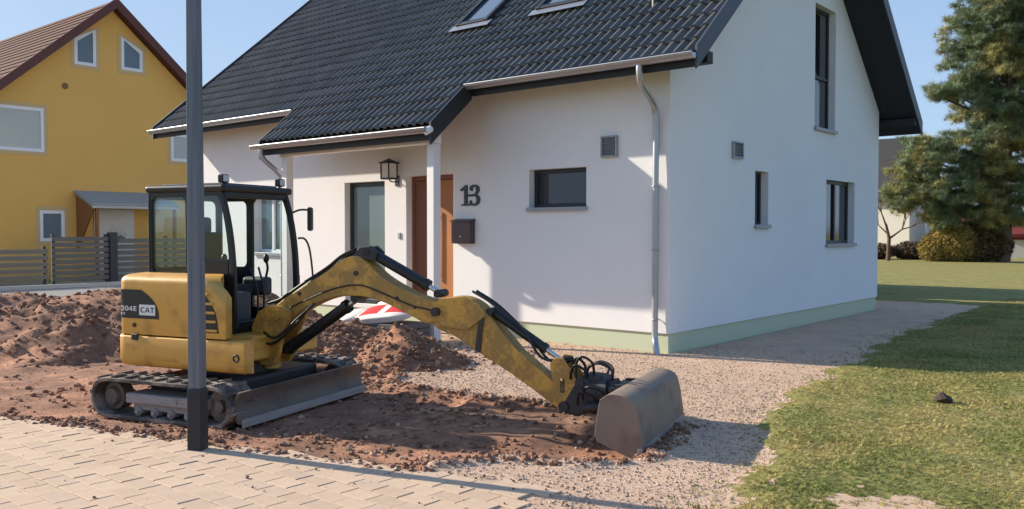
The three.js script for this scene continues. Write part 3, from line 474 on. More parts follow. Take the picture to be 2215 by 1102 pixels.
  ex('mirror', [tube([P3(-3.17, 1.9, 4.17), P3(-3.1, 1.93, 4.13), P3(-3.02, 1.93, 4.1)], 0.011, 12, 6), new RoundedBoxGeometry(0.05, 0.26, 0.16, 3, 0.024).rotateY(0.5).translate(...P3(-3.0, 1.83, 4.08))], K, cab);
  ex('grab_rail', tube([P3(-3.1, 1.62, 4.17), P3(-3.05, 1.62, 4.13), P3(-3.0, 1.55, 4.12), P3(-2.94, 1.2, 4.12), P3(-2.93, 0.95, 4.12), P3(-3.05, 0.9, 4.16)], 0.011, 30, 6), K, cab);
  ex('door_handle', sb(-3.16, -3.1, 1.12, 1.22, 4.13, 4.17, 0.01), K, cab);
}
{ // swing bracket, boom, arm, bucket
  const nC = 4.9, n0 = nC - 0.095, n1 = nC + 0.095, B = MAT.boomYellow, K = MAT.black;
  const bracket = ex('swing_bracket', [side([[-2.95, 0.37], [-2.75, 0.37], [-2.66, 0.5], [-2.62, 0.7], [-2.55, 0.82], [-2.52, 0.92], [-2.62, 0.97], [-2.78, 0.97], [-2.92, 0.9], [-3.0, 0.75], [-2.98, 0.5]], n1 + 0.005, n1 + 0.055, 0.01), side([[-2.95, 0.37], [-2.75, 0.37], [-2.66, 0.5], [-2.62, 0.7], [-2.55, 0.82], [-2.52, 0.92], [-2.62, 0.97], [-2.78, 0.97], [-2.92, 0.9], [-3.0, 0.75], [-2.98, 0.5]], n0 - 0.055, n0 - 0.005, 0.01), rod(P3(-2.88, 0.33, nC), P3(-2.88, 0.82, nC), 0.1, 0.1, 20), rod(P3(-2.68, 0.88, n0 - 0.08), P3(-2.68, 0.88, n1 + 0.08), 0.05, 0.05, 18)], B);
  const top = smoothPts([[-2.80, 0.88], [-2.74, 0.965], [-2.41, 1.165], [-2.14, 1.31], [-1.96, 1.43], [-1.80, 1.465], [-1.68, 1.40], [-1.55, 1.295], [-1.39, 1.205], [-1.22, 1.13], [-1.05, 1.08], [-0.93, 1.06]], 40), bot = smoothPts([[-0.86, 0.98], [-0.92, 0.88], [-1.05, 0.86], [-1.23, 0.93], [-1.49, 1.03], [-1.64, 1.07], [-1.84, 1.085], [-2.12, 1.05], [-2.38, 0.95], [-2.6, 0.82], [-2.72, 0.80]], 40);
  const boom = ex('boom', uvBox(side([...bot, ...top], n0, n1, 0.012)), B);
  ex('pivot_pin', [rod(P3(-0.93, 0.97, n0 - 0.06), P3(-0.93, 0.97, n1 + 0.06), 0.04, 0.04, 16)], MAT.steel, boom);
  ex('boom_bracket', [side([[-1.86, 1.45], [-1.6, 1.42], [-1.58, 1.5], [-1.66, 1.56], [-1.78, 1.55]], n1 - 0.06, n1 - 0.02), side([[-1.86, 1.45], [-1.6, 1.42], [-1.58, 1.5], [-1.66, 1.56], [-1.78, 1.55]], n0 + 0.02, n0 + 0.06)], MAT.steel, boom);
  const hoseLine = (dn, dy) => tube([[-2.85, 0.98], [-2.72, 1.02], [-2.41, 1.2], [-2.14, 1.35], [-1.98, 1.46], [-1.84, 1.52]].map(([s, y]) => P3(s, y + dy, nC + dn)), 0.014, 40, 6);
  ex('hose', [hoseLine(0.07, 0.0), hoseLine(0.03, 0.01), hoseLine(-0.03, 0.0), hoseLine(-0.07, 0.01)], MAT.hose, boom);
  ex('hose', [tube([P3(-2.9, 0.62, nC + 0.14), P3(-2.7, 0.6, nC + 0.2), P3(-2.45, 0.78, nC + 0.19), P3(-2.32, 0.98, nC + 0.1)], 0.014, 30, 6), tube([P3(-2.9, 0.72, nC + 0.12), P3(-2.66, 0.66, nC + 0.21), P3(-2.4, 0.86, nC + 0.19), P3(-2.28, 1.0, nC + 0.09)], 0.013, 30, 6)], MAT.hose, boom);
  const cyl = (a, b, r, frac, parent, n = nC) => { const A = P3(...a, n), Bq = P3(...b, n), m = A.map((v, i) => v + (Bq[i] - v) * frac); const c = ex('hydraulic_cylinder', [rod(A, m, r, r, 18), rod(A, A.map((v, i) => v + (Bq[i] - v) * 0.06), r * 1.12, r * 1.12, 18), rod(A.map((v, i) => v + (Bq[i] - v) * (frac - 0.05)), m, r * 1.15, r * 1.15, 18), rod([A[0], A[1], A[2] - 0.08], [A[0], A[1], A[2] + 0.08], r * 0.8, r * 0.8, 14), rod([Bq[0], Bq[1], Bq[2] - 0.08], [Bq[0], Bq[1], Bq[2] + 0.08], r * 0.75, r * 0.75, 14)], K, parent); ex('piston_rod', rod(m, Bq, r * 0.48, r * 0.48, 14), MAT.chrome, c); return c; };
  cyl([-2.66, 0.53], [-1.83, 1.06], 0.058, 0.86, boom);
  cyl([-1.7, 1.5], [-0.94, 1.13], 0.05, 0.83, boom);
  for (const [q, w] of [[[-2.45, 1.09], 0.02], [[-1.35, 1.08], 0.018], [[-1.80, 1.30], 0.026], [[-1.16, 1.0], 0.016]]) ex('bolt', rod(P3(...q, n1 - 0.004), P3(...q, n1 + 0.012), w, w * 0.9, 8), MAT.steel, boom);
  ex('grease_line', [tube([[-2.6, 0.93], [-2.3, 1.06], [-2.0, 1.16], [-1.75, 1.19], [-1.5, 1.12], [-1.2, 1.02], [-0.98, 0.98]].map(([q, y]) => P3(q, y, n1 + 0.008)), 0.007, 40, 5)], MAT.hose, boom);
  // arm
  const at = smoothPts([[-1.0, 1.03], [-0.89, 1.085], [-0.68, 1.11], [-0.52, 1.05], [-0.40, 0.93], [-0.30, 0.82]], 16).concat([[-0.13, 0.645], [0.15, 0.44], [0.27, 0.34], [0.33, 0.24]]), ab = smoothPts([[0.32, 0.17], [0.26, 0.17], [-0.03, 0.345], [-0.29, 0.495], [-0.57, 0.645], [-0.77, 0.755], [-0.95, 0.82], [-1.03, 0.92]], 24);
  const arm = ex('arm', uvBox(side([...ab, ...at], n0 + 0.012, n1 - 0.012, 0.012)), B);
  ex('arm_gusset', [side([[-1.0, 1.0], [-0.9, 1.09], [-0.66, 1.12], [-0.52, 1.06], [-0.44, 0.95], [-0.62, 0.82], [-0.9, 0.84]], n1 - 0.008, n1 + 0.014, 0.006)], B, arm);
  ex('weld_plate', [side([[-0.50, 1.0], [-0.46, 0.96], [-0.50, 0.62], [-0.55, 0.64]], n1 - 0.006, n1 + 0.006, 0.002)], MAT.steel, arm);
  cyl([-0.42, 0.985], [0.25, 0.575], 0.043, 0.77, arm);
  ex('hose', [tube([P3(-0.6, 1.16, nC + 0.04), P3(-0.4, 1.06, nC + 0.06), P3(-0.1, 0.84, nC + 0.07), P3(0.1, 0.6, nC + 0.08), P3(0.36, 0.62, nC + 0.05)], 0.012, 30, 6), tube([P3(-0.6, 1.16, nC - 0.04), P3(-0.4, 1.04, nC - 0.06), P3(-0.1, 0.78, nC - 0.07), P3(0.12, 0.56, nC - 0.06), P3(0.4, 0.6, nC - 0.05)], 0.012, 30, 6)], MAT.hose, arm);
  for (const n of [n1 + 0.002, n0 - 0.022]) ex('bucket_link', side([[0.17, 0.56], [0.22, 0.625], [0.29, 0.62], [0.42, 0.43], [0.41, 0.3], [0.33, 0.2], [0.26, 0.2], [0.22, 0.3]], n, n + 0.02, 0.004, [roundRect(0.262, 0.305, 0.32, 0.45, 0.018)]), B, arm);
  // tiltrotator and hoses
  const tr = ex('tiltrotator', [rod(P3(0.30, 0.21, nC - 0.14), P3(0.30, 0.21, nC + 0.14), 0.045, 0.045, 16), rod(P3(0.44, 0.42, nC - 0.13), P3(0.44, 0.42, nC + 0.13), 0.04, 0.04, 16), side([[0.26, 0.16], [0.42, 0.13], [0.56, 0.2], [0.58, 0.4], [0.46, 0.48], [0.38, 0.4], [0.3, 0.27]], nC - 0.12, nC + 0.12, 0.02), rod(P3(0.52, 0.3, nC), P3(0.69, 0.335, nC), 0.16, 0.16, 28), rod(P3(0.66, 0.33, nC), P3(0.75, 0.345, nC), 0.12, 0.12, 24), rod(P3(0.5, 0.22, nC + 0.18), P3(0.72, 0.26, nC + 0.18), 0.04, 0.04, 14), rod(P3(0.5, 0.22, nC - 0.18), P3(0.72, 0.26, nC - 0.18), 0.04, 0.04, 14), sb(0.46, 0.62, 0.4, 0.49, nC - 0.09, nC + 0.09, 0.02)], MAT.steel);
  const loop = (a, h, b, n) => tube([P3(...a, nC + n), P3(a[0] + 0.02, h, nC + n * 1.3), P3((a[0] + b[0]) / 2, h + 0.05, nC + n * 1.6), P3(b[0], h, nC + n * 1.2), P3(...b, nC + n * 0.6)], 0.012, 24, 6);
  ex('hose', [loop([0.36, 0.45], 0.53, [0.5, 0.46], 0.12), loop([0.42, 0.45], 0.52, [0.66, 0.42], -0.1), loop([0.48, 0.46], 0.54, [0.7, 0.4], 0.05), loop([0.38, 0.42], 0.5, [0.6, 0.45], -0.15), loop([0.34, 0.46], 0.57, [0.46, 0.5], 0.04), loop([0.4, 0.44], 0.6, [0.55, 0.48], 0.1), loop([0.5, 0.3], 0.38, [0.68, 0.2], 0.2), loop([0.45, 0.25], 0.33, [0.6, 0.16], 0.19)], MAT.hose, tr);
  // grading bucket: shell plus side plates
  const bk0 = 4.13, bk1 = 5.53, prof = [[1.105, -0.045], [1.125, 0.04], [1.115, 0.12], [1.10, 0.22], [1.075, 0.345], [1.05, 0.40], [1.0, 0.43], [0.94, 0.445], [0.86, 0.445], [0.79, 0.40]], outer = smoothPts(prof, 30), innerP = outer.map(([s, y], i) => { const q = outer[Math.min(i + 1, outer.length - 1)], p = outer[Math.max(i - 1, 0)], dx = q[0] - p[0], dy = q[1] - p[1], L = Math.hypot(dx, dy); return [s - 0.022 * dy / L, y + 0.022 * dx / L]; }).reverse();
  const bucket = ex('bucket', uvBox(side([...outer, ...innerP], bk0, bk1, 0.003)), MAT.bucketSteel);
  const plate = [...outer, [0.77, 0.3], [0.745, 0.12], [0.77, 0.07], [1.0, -0.02]];
  for (const n of [bk0 - 0.018, bk1]) ex('side_plate', uvBox(side(plate, n, n + 0.018, 0.003)), MAT.bucketSteel, bucket);
  ex('cutting_edge', sb(1.09, 1.128, -0.065, 0.05, bk0 - 0.02, bk1 + 0.02, 0.006, 1), MAT.dusty, bucket);
  ex('coupler_plate', [sb(0.72, 0.84, 0.34, 0.42, nC - 0.22, nC + 0.22, 0.015), side([[0.7, 0.25], [0.9, 0.3], [0.95, 0.44], [0.76, 0.44]], nC + 0.16, nC + 0.19, 0.004), side([[0.7, 0.25], [0.9, 0.3], [0.95, 0.44], [0.76, 0.44]], nC - 0.19, nC - 0.16, 0.004)], MAT.steel, bucket);
}

// ---------------------------------------------------------------- lamp post
{
  const lp = thing('lamp_post', 'square grey lamp post with dark base at the pavement edge', 'lamp post', [-0.131, -0.02, 7.057], 0.50);
  const taper = (w0, w1, y0, y1, r) => { const g = new RoundedBoxGeometry(1, 1, 1, 3, r), p = g.attributes.position; for (let i = 0; i < p.count; i++) { const t = p.getY(i) + 0.5, w = w0 + (w1 - w0) * t; p.setXYZ(i, p.getX(i) * w, y0 + (y1 - y0) * t, p.getZ(i) * w); } g.computeVertexNormals(); return g; };
  obj('base', taper(0.118, 0.114, -0.3, 0.5, 0.06), mat([0.016, 0.018, 0.021], 0.55), lp);
  obj('shaft', taper(0.102, 0.074, 0.498, 5.2, 0.05), mat([0.15, 0.165, 0.195], 0.5, { metalness: 0.15, map: dirtTex }), lp);
  obj('head', [rspan(-0.1, 0.55, 5.2, 5.3, -0.12, 0.12, 0.03)], mat([0.10, 0.11, 0.12], 0.5), lp);
}

// ---------------------------------------------------------------- earth heaps and loose stuff
function heap(label, bumps, pad, cell, seed) {
  let x0 = 1e9, x1 = -1e9, z0 = 1e9, z1 = -1e9; for (const [x, z, r] of bumps) { x0 = Math.min(x0, x - r * pad); x1 = Math.max(x1, x + r * pad); z0 = Math.min(z0, z - r * pad); z1 = Math.max(z1, z + r * pad); }
  const H = (x, z) => { let h = 0; for (const [bx, bz, r, hh] of bumps) { const d = Math.hypot(x - bx, z - bz) / r + 0.28 * wob(x, z, 1.7, seed); const q = Math.max(0, 1.06 - Math.sqrt(d * d + 0.02) * Math.sign(d < -0.1 ? 1 : 1)); h = Math.max(h, hh * (q < 0.12 ? q * q / 0.24 * 1.0 : q - 0.06) * 1.06) ; } const rough = 0.24 * (fbm(x * 4.5, z * 4.5, 4, seed + 3) - 0.5) * smooth(0, 0.2, h); return h + rough; };
  const G = (x, z) => groundHeight(x, z), nx = Math.round((x1 - x0) / cell), nz = Math.round((z1 - z0) / cell), P = [], U = [], I = [];
  for (let j = 0; j <= nz; j++) for (let i = 0; i <= nx; i++) { const x = x0 + i * cell, z = z0 + j * cell, h = H(x, z); P.push(x, G(x, z) + h - (h < 0.012 ? 0.06 : 0), z); U.push(x, z); }
  for (let j = 0; j < nz; j++) for (let i = 0; i < nx; i++) { const a = j * (nx + 1) + i, c = a + nx + 1; if (Math.max(...[a, a + 1, c, c + 1].map((k) => P[k * 3 + 1] - G(P[k * 3], P[k * 3 + 2]))) > -0.04) I.push(a, c, a + 1, a + 1, c, c + 1); }
  const g = new THREE.BufferGeometry(); g.setAttribute('position', new THREE.Float32BufferAttribute(P, 3)); g.setAttribute('uv', new THREE.Float32BufferAttribute(U, 2)); g.setIndex(I); g.computeVertexNormals();
  const o = tag(obj('soil_heap', g, GROUND.soil), label, 'soil heap'); o.userData.H = undefined; delete o.userData.H;
  return { o, at: (x, z) => groundHeight(x, z) + H(x, z), h: H, box: [x0, x1, z0, z1] };
}
const heapA = heap('long reddish brown heap of loose earth behind the excavator', [[-9.2, 4.9, 2.6, 0.80], [-7.6, 4.1, 2.5, 0.95], [-6.3, 2.9, 2.3, 0.9], [-10.8, 5.8, 2.4, 0.65]], 1.25, 0.08, 301);
const heapB = heap('low mound of brown earth between dozer blade and front door', [[-2.3, 2.95, 0.85, 0.50], [-3.55, 3.0, 1.2, 0.55], [-1.9, 2.9, 0.62, 0.30], [-4.4, 2.6, 1.2, 0.5]], 1.25, 0.05, 331);

function lump(seed, flat) { const r = rngOf(seed), g = new THREE.IcosahedronGeometry(1, 1), p = g.attributes.position, key = {}; for (let i = 0; i < p.count; i++) { const k = [p.getX(i), p.getY(i), p.getZ(i)].map((v) => v.toFixed(3)).join(); const s = key[k] ??= 0.7 + 0.55 * r(); p.setXYZ(i, p.getX(i) * s, p.getY(i) * s * flat, p.getZ(i) * s); } g.computeVertexNormals(); return g; }
function scatter(name, label, category, parent, count, geo, m, place, colour) {
  const inst = shade(new THREE.InstancedMesh(geo, m, count)), m4 = new THREE.Matrix4(), q = new THREE.Quaternion(), e = new THREE.Euler(); let k = 0, tries = 0;
  while (k < count && tries++ < count * 40) { const t = place(); if (!t) continue; e.set(t.tilt ?? R(-0.5, 0.5), R(0, 6.28), t.tilt2 ?? R(-0.5, 0.5)); m4.compose(V(...t.p), q.setFromEuler(e), V(t.s * (t.sx ?? 1), t.s * (t.sy ?? 1), t.s)); inst.setMatrixAt(k, m4); inst.setColorAt(k, colour(t)); k++; }
  inst.count = k; inst.name = parent ? name : numbered(name); (parent || scene).add(inst); return stuff(inst, parent ? undefined : label, category);
}
const clodG = lump(5, 0.72), clodM = mat([1, 1, 1], 0.98), pebG = lump(8, 0.7);
const earth = () => { const k = R(0.55, 1.25), c = rnd() < 0.18 ? [0.40, 0.27, 0.19] : [0.27, 0.138, 0.082]; return lin(c[0] * k, c[1] * k, c[2] * k); };
const sz = (a, b, p) => a + (b - a) * Math.pow(rnd(), p);
scatter('soil_clods', 'loose clods and crumbs of red brown earth over the dug ground', 'soil', null, 11000, clodG, clodM, () => { const s = R(-5.6, 1.5), n = R(1.5, 6.75), [x, z] = fromSN(s, n), q = zoneValues(x, z); if (z < 0.3) return; const edge = Math.exp(-Math.pow(q.soil / 0.14, 2)); if (q.soil < -0.12 || rnd() > 0.12 + edge + 0.4 * smooth(0.45, 0.7, fbm(x * 1.5, z * 1.5, 3, 401))) return; if (q.pave > 0.1) return; const r = sz(0.004, 0.032, 6.5); return { p: [x, groundHeight(x, z) + r * 0.25, z], s: r }; }, earth);
for (const [H, n] of [[heapA, 11000], [heapB, 7000]]) scatter('clods', '', '', H.o, n, clodG, clodM, () => { const x = R(H.box[0], H.box[1]), z = R(H.box[2], H.box[3]), h = H.h(x, z); if (h < 0.02 && rnd() > 0.2) return; if (h < 0.0) return; const r = sz(0.007, 0.045, 5.5); return { p: [x, H.at(x, z) + r * 0.2, z], s: r }; }, earth);
scatter('gravel_stones', 'scattered small stones on the pale gravel yard', 'gravel', null, 45000, pebG, mat([1, 1, 1], 0.95), () => { const x = R(-5, 4), z = R(-1.2, 6.5); if (rnd() > 0.35 + 0.65 * smooth(0, 3, z)) return; if (zoneOf(x, z) !== 'gravel') return; const r = sz(0.003, 0.0125, 5); return { p: [x, groundHeight(x, z) + r * 0.3, z], s: r }; }, () => { const k = R(0.55, 1.2), c = rnd() < 0.15 ? [0.34, 0.25, 0.19] : [0.56, 0.41, 0.305]; return lin(c[0] * k, c[1] * k, c[2] * k); });
scatter('pavement_crumbs', 'crumbs of earth spilled on the beige pavers', 'soil', null, 320, clodG, clodM, () => { const [x, z] = fromSN(R(-7, 1.6), 6.55 + 1.6 * Math.pow(rnd(), 4)); const r = sz(0.003, 0.014, 4); return { p: [x, 0.004 + r * 0.3, z], s: r }; }, earth);

// grass blades
{
  const P = [], Nn = 6, r = rngOf(77); for (let i = 0; i < Nn; i++) { const a = r() * 6.28, w = 0.0035 + 0.002 * r(), l = 0.5 + 0.6 * r(), bx = (r() - 0.5) * 0.05, bz = (r() - 0.5) * 0.05, ca = Math.cos(a), sa = Math.sin(a), lean = 0.35 + 0.75 * r(); const b = [bx - w * sa, 0, bz + w * ca], c = [bx + w * sa, 0, bz - w * ca], mA = [bx + ca * lean * l * 0.018 - w * 0.7 * sa, l * 0.03, bz + sa * lean * l * 0.018 + w * 0.7 * ca], mB = [bx + ca * lean * l * 0.018 + w * 0.7 * sa, l * 0.03, bz + sa * lean * l * 0.018 - w * 0.7 * ca], t = [bx + ca * lean * l * 0.05, l * 0.048, bz + sa * lean * l * 0.05]; P.push(...b, ...c, ...mB, ...b, ...mB, ...mA, ...mA, ...mB, ...t); }
  const g = new THREE.BufferGeometry(); g.setAttribute('position', new THREE.Float32BufferAttribute(P, 3)); g.computeVertexNormals();
  const m = mat([1, 1, 1], 0.8, { physical: true, side: THREE.DoubleSide, transmission: 0.3, thickness: 0 });
  scatter('grass', 'short yellowish green grass beside the gravel and house', 'grass', null, 190000, g, m, () => { const x = R(1.6, 9.9), z = 6.2 - 20 * Math.pow(rnd(), 1.7); const q = zoneOf(x, z), v = zoneValues(x, z).grass; if (q !== 'lawn' && !(q === 'gravel' && (v > -0.45 && rnd() < 0.10 * smooth(-0.45, -0.05, v)) )) return; if (q === 'gravel') return { p: [x, groundHeight(x, z) - 0.003, z], s: R(0.4, 0.9), sy: R(0.5, 1), tilt: R(-0.15, 0.15), tilt2: R(-0.15, 0.15) }; if (rnd() > 0.25 + smooth(0, 0.5, v)) return; if (rnd() > 0.6 + 1.0 * fbm(x * 1.8, z * 1.8, 3, 501)) return; return { p: [x, groundHeight(x, z) - 0.003, z], s: R(0.38, 0.8), sy: 0.25 + 0.8 * fbm(x * 2.5, z * 2.5, 3, 505), tilt: R(-0.15, 0.15), tilt2: R(-0.15, 0.15) }; },
    (t) => { const dry = smooth(0.35, 0.68, fbm(t.p[0] * 1.7, t.p[2] * 1.7, 4, 509) + R(-0.15, 0.15)), k = R(0.75, 1.3), a = [0.20, 0.23, 0.04], b = [0.42, 0.34, 0.11]; return lin(...a.map((v, i) => (v + (b[i] - v) * dry) * k)); });
}
// one dark clod on the lawn
tag(obj('earth_clod', lump(15, 0.7).scale(0.09, 0.08, 0.07).translate(3.88, 0.07, 1.51), mat([0.05, 0.035, 0.025], 0.95)), 'single dark lump of earth lying on the sunny lawn', 'clod');

// ---------------------------------------------------------------- stack by the front door
{
  const blk = mat([0.15, 0.14, 0.13], 0.9, { map: dirtTex, bumpMap: grainTex, bumpScale: 0.003 });
  const st = thing('paving_slab_stack', 'dark grey stack of paving slabs under the red and white sacks', 'slab stack', [-3.75, 0.0, 1.75], 0.12);
  for (let k = 0; k < 4; k++) obj('slab', uvBox(rspan(-0.5 + R(-0.02, 0.02), 0.5 + R(-0.02, 0.02), 0.02 + k * 0.078, 0.092 + k * 0.078, -0.32, 0.32 + R(-0.02, 0.02), 0.008, 1)), blk, st);
  const sackM = (red) => { const cv = document.createElement('canvas'); cv.width = 256; cv.height = 128; const c = cv.getContext('2d'); c.fillStyle = '#dcd6cc'; c.fillRect(0, 0, 256, 128); if (red) { c.fillStyle = '#c01824'; c.fillRect(22, 22, 92, 84); c.fillRect(146, 22, 92, 84); } const t = new THREE.CanvasTexture(cv); t.colorSpace = THREE.SRGBColorSpace; return mat([1, 1, 1], 0.75, { map: t }); };
  const sackG = (w, h, d, seed) => { const g = new RoundedBoxGeometry(1, 1, 1, 8, 0.32), p = g.attributes.position, uv = []; for (let i = 0; i < p.count; i++) { let x = p.getX(i), y = p.getY(i), z = p.getZ(i); uv.push(x + 0.5, 0.5 - z); const pinch = 1 - 0.35 * Math.pow(Math.abs(2 * x), 4); y *= pinch; y += 0.10 * (fbm(x * 4 + 9, z * 4 + 9, 3, seed) - 0.5); p.setXYZ(i, x * w, y * h, z * d); } g.setAttribute('uv', new THREE.Float32BufferAttribute(uv, 2)); g.computeVertexNormals(); return g; };
  const a = tag(obj('cement_sack', sackG(1.0, 0.17, 0.56, 601), sackM(true)), 'white paper sack with two red panels lying on slab stack', 'sack'); a.position.set(-3.78, 0.46, 1.80); a.rotation.set(0.32, 0.3, 0.02);
  const b = tag(obj('cement_sack', sackG(0.75, 0.2, 0.5, 605), sackM(false)), 'plain pale sack leaning on the slab stack by the earth mound', 'sack'); b.position.set(-4.55, 0.32, 1.95); b.rotation.set(0.25, 0.3, 0.2);
  const c = tag(obj('cement_sack', sackG(0.6, 0.16, 0.42, 609), sackM(false)), 'plain pale sack lying behind the red printed sack', 'sack'); c.position.set(-4.1, 0.55, 1.36); c.rotation.set(0.1, -0.2, 0.1);
}

// ---------------------------------------------------------------- neighbour: yellow house, fence
{
  const HX = -26, ZC = -4.72, half = 4.35, top = 9.85, t = 0.88, yl = mat([0.72, 0.42, 0.115], 0.95, { map: plasterTex, bumpMap: grainTex, bumpScale: 0.001 });
  const h = thing('yellow_house', 'ochre yellow gabled house with brown tiled roof behind the fence', 'house', [HX, 0, ZC]);
  const eave = top - t * half, holes = [];
  const U = (z) => -(z - ZC);
  const tri = (z0, z1, y0, ya, yb) => [[U(z0), y0], [U(z1), y0], [U(z1), yb], [U(z0), ya]];
  const win = [tri(-3.37, -4.14, 7.66, 8.60, 9.0), tri(-5.07, -5.89, 7.70, 8.92, 8.50), tri(-0.6, -2.3, 4.44, 5.96, 5.96), tri(-2.12, -2.95, 1.34, 2.42, 2.42), tri(-7.0, -8.1, 4.43, 5.5, 5.5)];
  obj('wall', uvBox(alongX(extrude(poly([[-half, 0], [half, 0], [half, eave], [0, top], [-half, eave]], win), 0.35)).translate(-0.35, 0, 0)), yl, h);
  obj('wall', uvBox(merge([span(-14, -0.35, 0, eave, half - 0.3, half), span(-14, -0.35, 0, eave, -half, -half + 0.3), span(-14.3, -14, 0, eave, -half, half)])), yl, h);
  const glassM = mat([0.10, 0.14, 0.18], 0.08, { physical: true, clearcoat: 0.5 });
  win.forEach((p, i) => { const cx = p.reduce((a, b) => a + b[0], 0) / 4, cy = p.reduce((a, b) => a + b[1], 0) / 4, inn = p.map(([u, y]) => [u + (cx > u ? 0.11 : -0.11), y + (cy > y ? 0.11 : -0.11)]); const o = obj('window', alongX(extrude(poly(p, [inn]), 0.09)).translate(-0.08, 0, 0), MAT.whiteFrame, h); obj('pane', alongX(extrude(poly(inn.map(([u, y]) => [u + (cx > u ? -0.01 : 0.01), y + (cy > y ? -0.01 : 0.01)])), 0.02)).translate(-0.05, 0, 0), i === 2 || i === 4 ? mat([0.42, 0.44, 0.42], 0.25) : glassM, o); obj('surround', alongX(extrude(poly(p.map(([u, y]) => [u + (cx > u ? -0.13 : 0.13), y + (cy > y ? -0.13 : 0.13)]), [p]), 0.012)).translate(0.001, 0, 0), mat([0.56, 0.40, 0.20], 0.9), o); });
  const red = mat([0.105, 0.036, 0.022], 1.0, { map: texture(256, (u, v) => { const row = 0.75 + 0.25 * Math.abs(Math.sin(v * Math.PI * 8)), k = row * (0.8 + 0.4 * fbm(u * 20, v * 20, 3, 701, 20)); return [k, k, k]; }) });
  const ch = (e) => [[-half - 0.45, eave - t * 0.45 + e], [0, top + e], [half + 0.45, eave - t * 0.45 + e]];
  const roof = obj('roof', uvBox(alongX(extrude(poly([...ch(0.05), ...ch(0.27).reverse()]), 15)).translate(-14.6, 0, 0)), red, h);
  for (const k of [1, -1]) for (let r = 0; r < 18; r++) { const d = half + 0.5 - r * 0.262; obj('tile_course', uvBox(new THREE.BoxGeometry(14.9, 0.05, 0.42).rotateX(k * (Math.atan(t) - 0.085)).translate(-7.1, top + 0.27 - t * d + 0.155, k * (d - 0.13))), red, roof); }
  obj('verge_board', alongX(extrude(poly([...ch(-0.02), ...ch(0.36).reverse()]), 0.05)).translate(0.401, 0, 0), mat([0.10, 0.030, 0.022], 0.6), roof);
  for (const k of [1, -1]) obj('purlin', span(-0.2, 0.36, eave - 0.3, eave - 0.08, k * half - 0.1, k * half + 0.1), mat([0.10, 0.030, 0.022], 0.6), roof);
  obj('wall_vent', rod([-0.02, 6.83, 1.69], [0.03, 6.83, 1.69], 0.11), mat([0.2, 0.1, 0.05], 0.8), h);
  // lean-to canopy over the side door
  const wood = mat([0.26, 0.105, 0.032], 0.7), can = obj('canopy', [new THREE.BoxGeometry(1.5, 0.08, 3.3).rotateZ(-0.36).translate(0.66, 2.86, -0.2)], mat([0.30, 0.30, 0.28], 0.8), h);
  obj('canopy_side', extrude(poly([[0, 1.1], [0.12, 1.1], [1.3, 2.45], [1.3, 2.55], [0, 3.05]]), 0.06).translate(0.003, 0, 1.3), wood, can);
  obj('fascia', span(1.3, 1.36, 2.5, 2.66, -1.85, 1.4), mat([0.45, 0.44, 0.42], 0.7), can);
  for (const z of [-1.7, 1.2]) obj('canopy_post', span(1.2, 1.3, 0, 2.5, z - 0.05, z + 0.05), wood, can);
  const door = obj('side_door', rspan(0.002, 0.06, 0.1, 2.5, -0.75, 0.75, 0.01, 1), mat([0.62, 0.61, 0.6], 0.6), h);
  obj('door_window', extrude(poly([[-0.3, 1.5], [0.35, 1.35], [0.45, 1.6], [-0.1, 1.95]]), 0.01).rotateY(Q).translate(0.06, 0, 0), glassM, door);
}
{
  const slatA = mat([0.21, 0.185, 0.15], 0.9, { map: dirtTex }), slatB = mat([0.14, 0.13, 0.118], 0.85, { map: dirtTex }), postM = mat([0.035, 0.036, 0.045], 0.7);
  const fence = (name, label, z0, z1, y0, y1, nSlat, m, posts) => { const f = thing(name, label, 'fence', [-22, 0, z0]); const L = z1 - z0, st = (y1 - y0) / nSlat; for (let k = 0; k < nSlat; k++) obj('slat', rspan(-0.018, 0.018, y0 + k * st, y0 + (k + 0.74) * st, Math.min(0, L), Math.max(0, L), 0.006, 1), m, f); for (const p of posts) obj('post', rspan(-0.1, 0.0195 - 0.04, 0, y1 + 0.04, p - z0 - 0.05, p - z0 + 0.05, 0.008, 1), postM, f); obj('base_board', uvBox(span(-0.06, -0.03, -0.02, y0 - 0.03, Math.min(0, L), Math.max(0, L))), mat([0.2, 0.19, 0.17], 0.9), f); };
  fence('slat_fence', 'weathered brown slat fence below the yellow house', 9, -0.75, 0.22, 1.2, 5, slatA, [8.9, 6.6, 4.2, 1.8, -0.65]);
  fence('slat_fence', 'taller dark grey slat fence beside the canopy', -0.86, -2.62, 0.15, 1.56, 8, slatB, [-0.92, -2.55]);
  fence('slat_fence', 'dark slat fence section right of the thick gate post', -2.85, -9, 0.15, 1.5, 7, slatB, [-4.6, -6.8, -8.9]);
  const gp = tag(obj('gate_post', rspan(-22.12, -21.88, 0, 1.66, -2.86, -2.62, 0.01), postM), 'thick dark gate post between two grey fence sections', 'post');
}

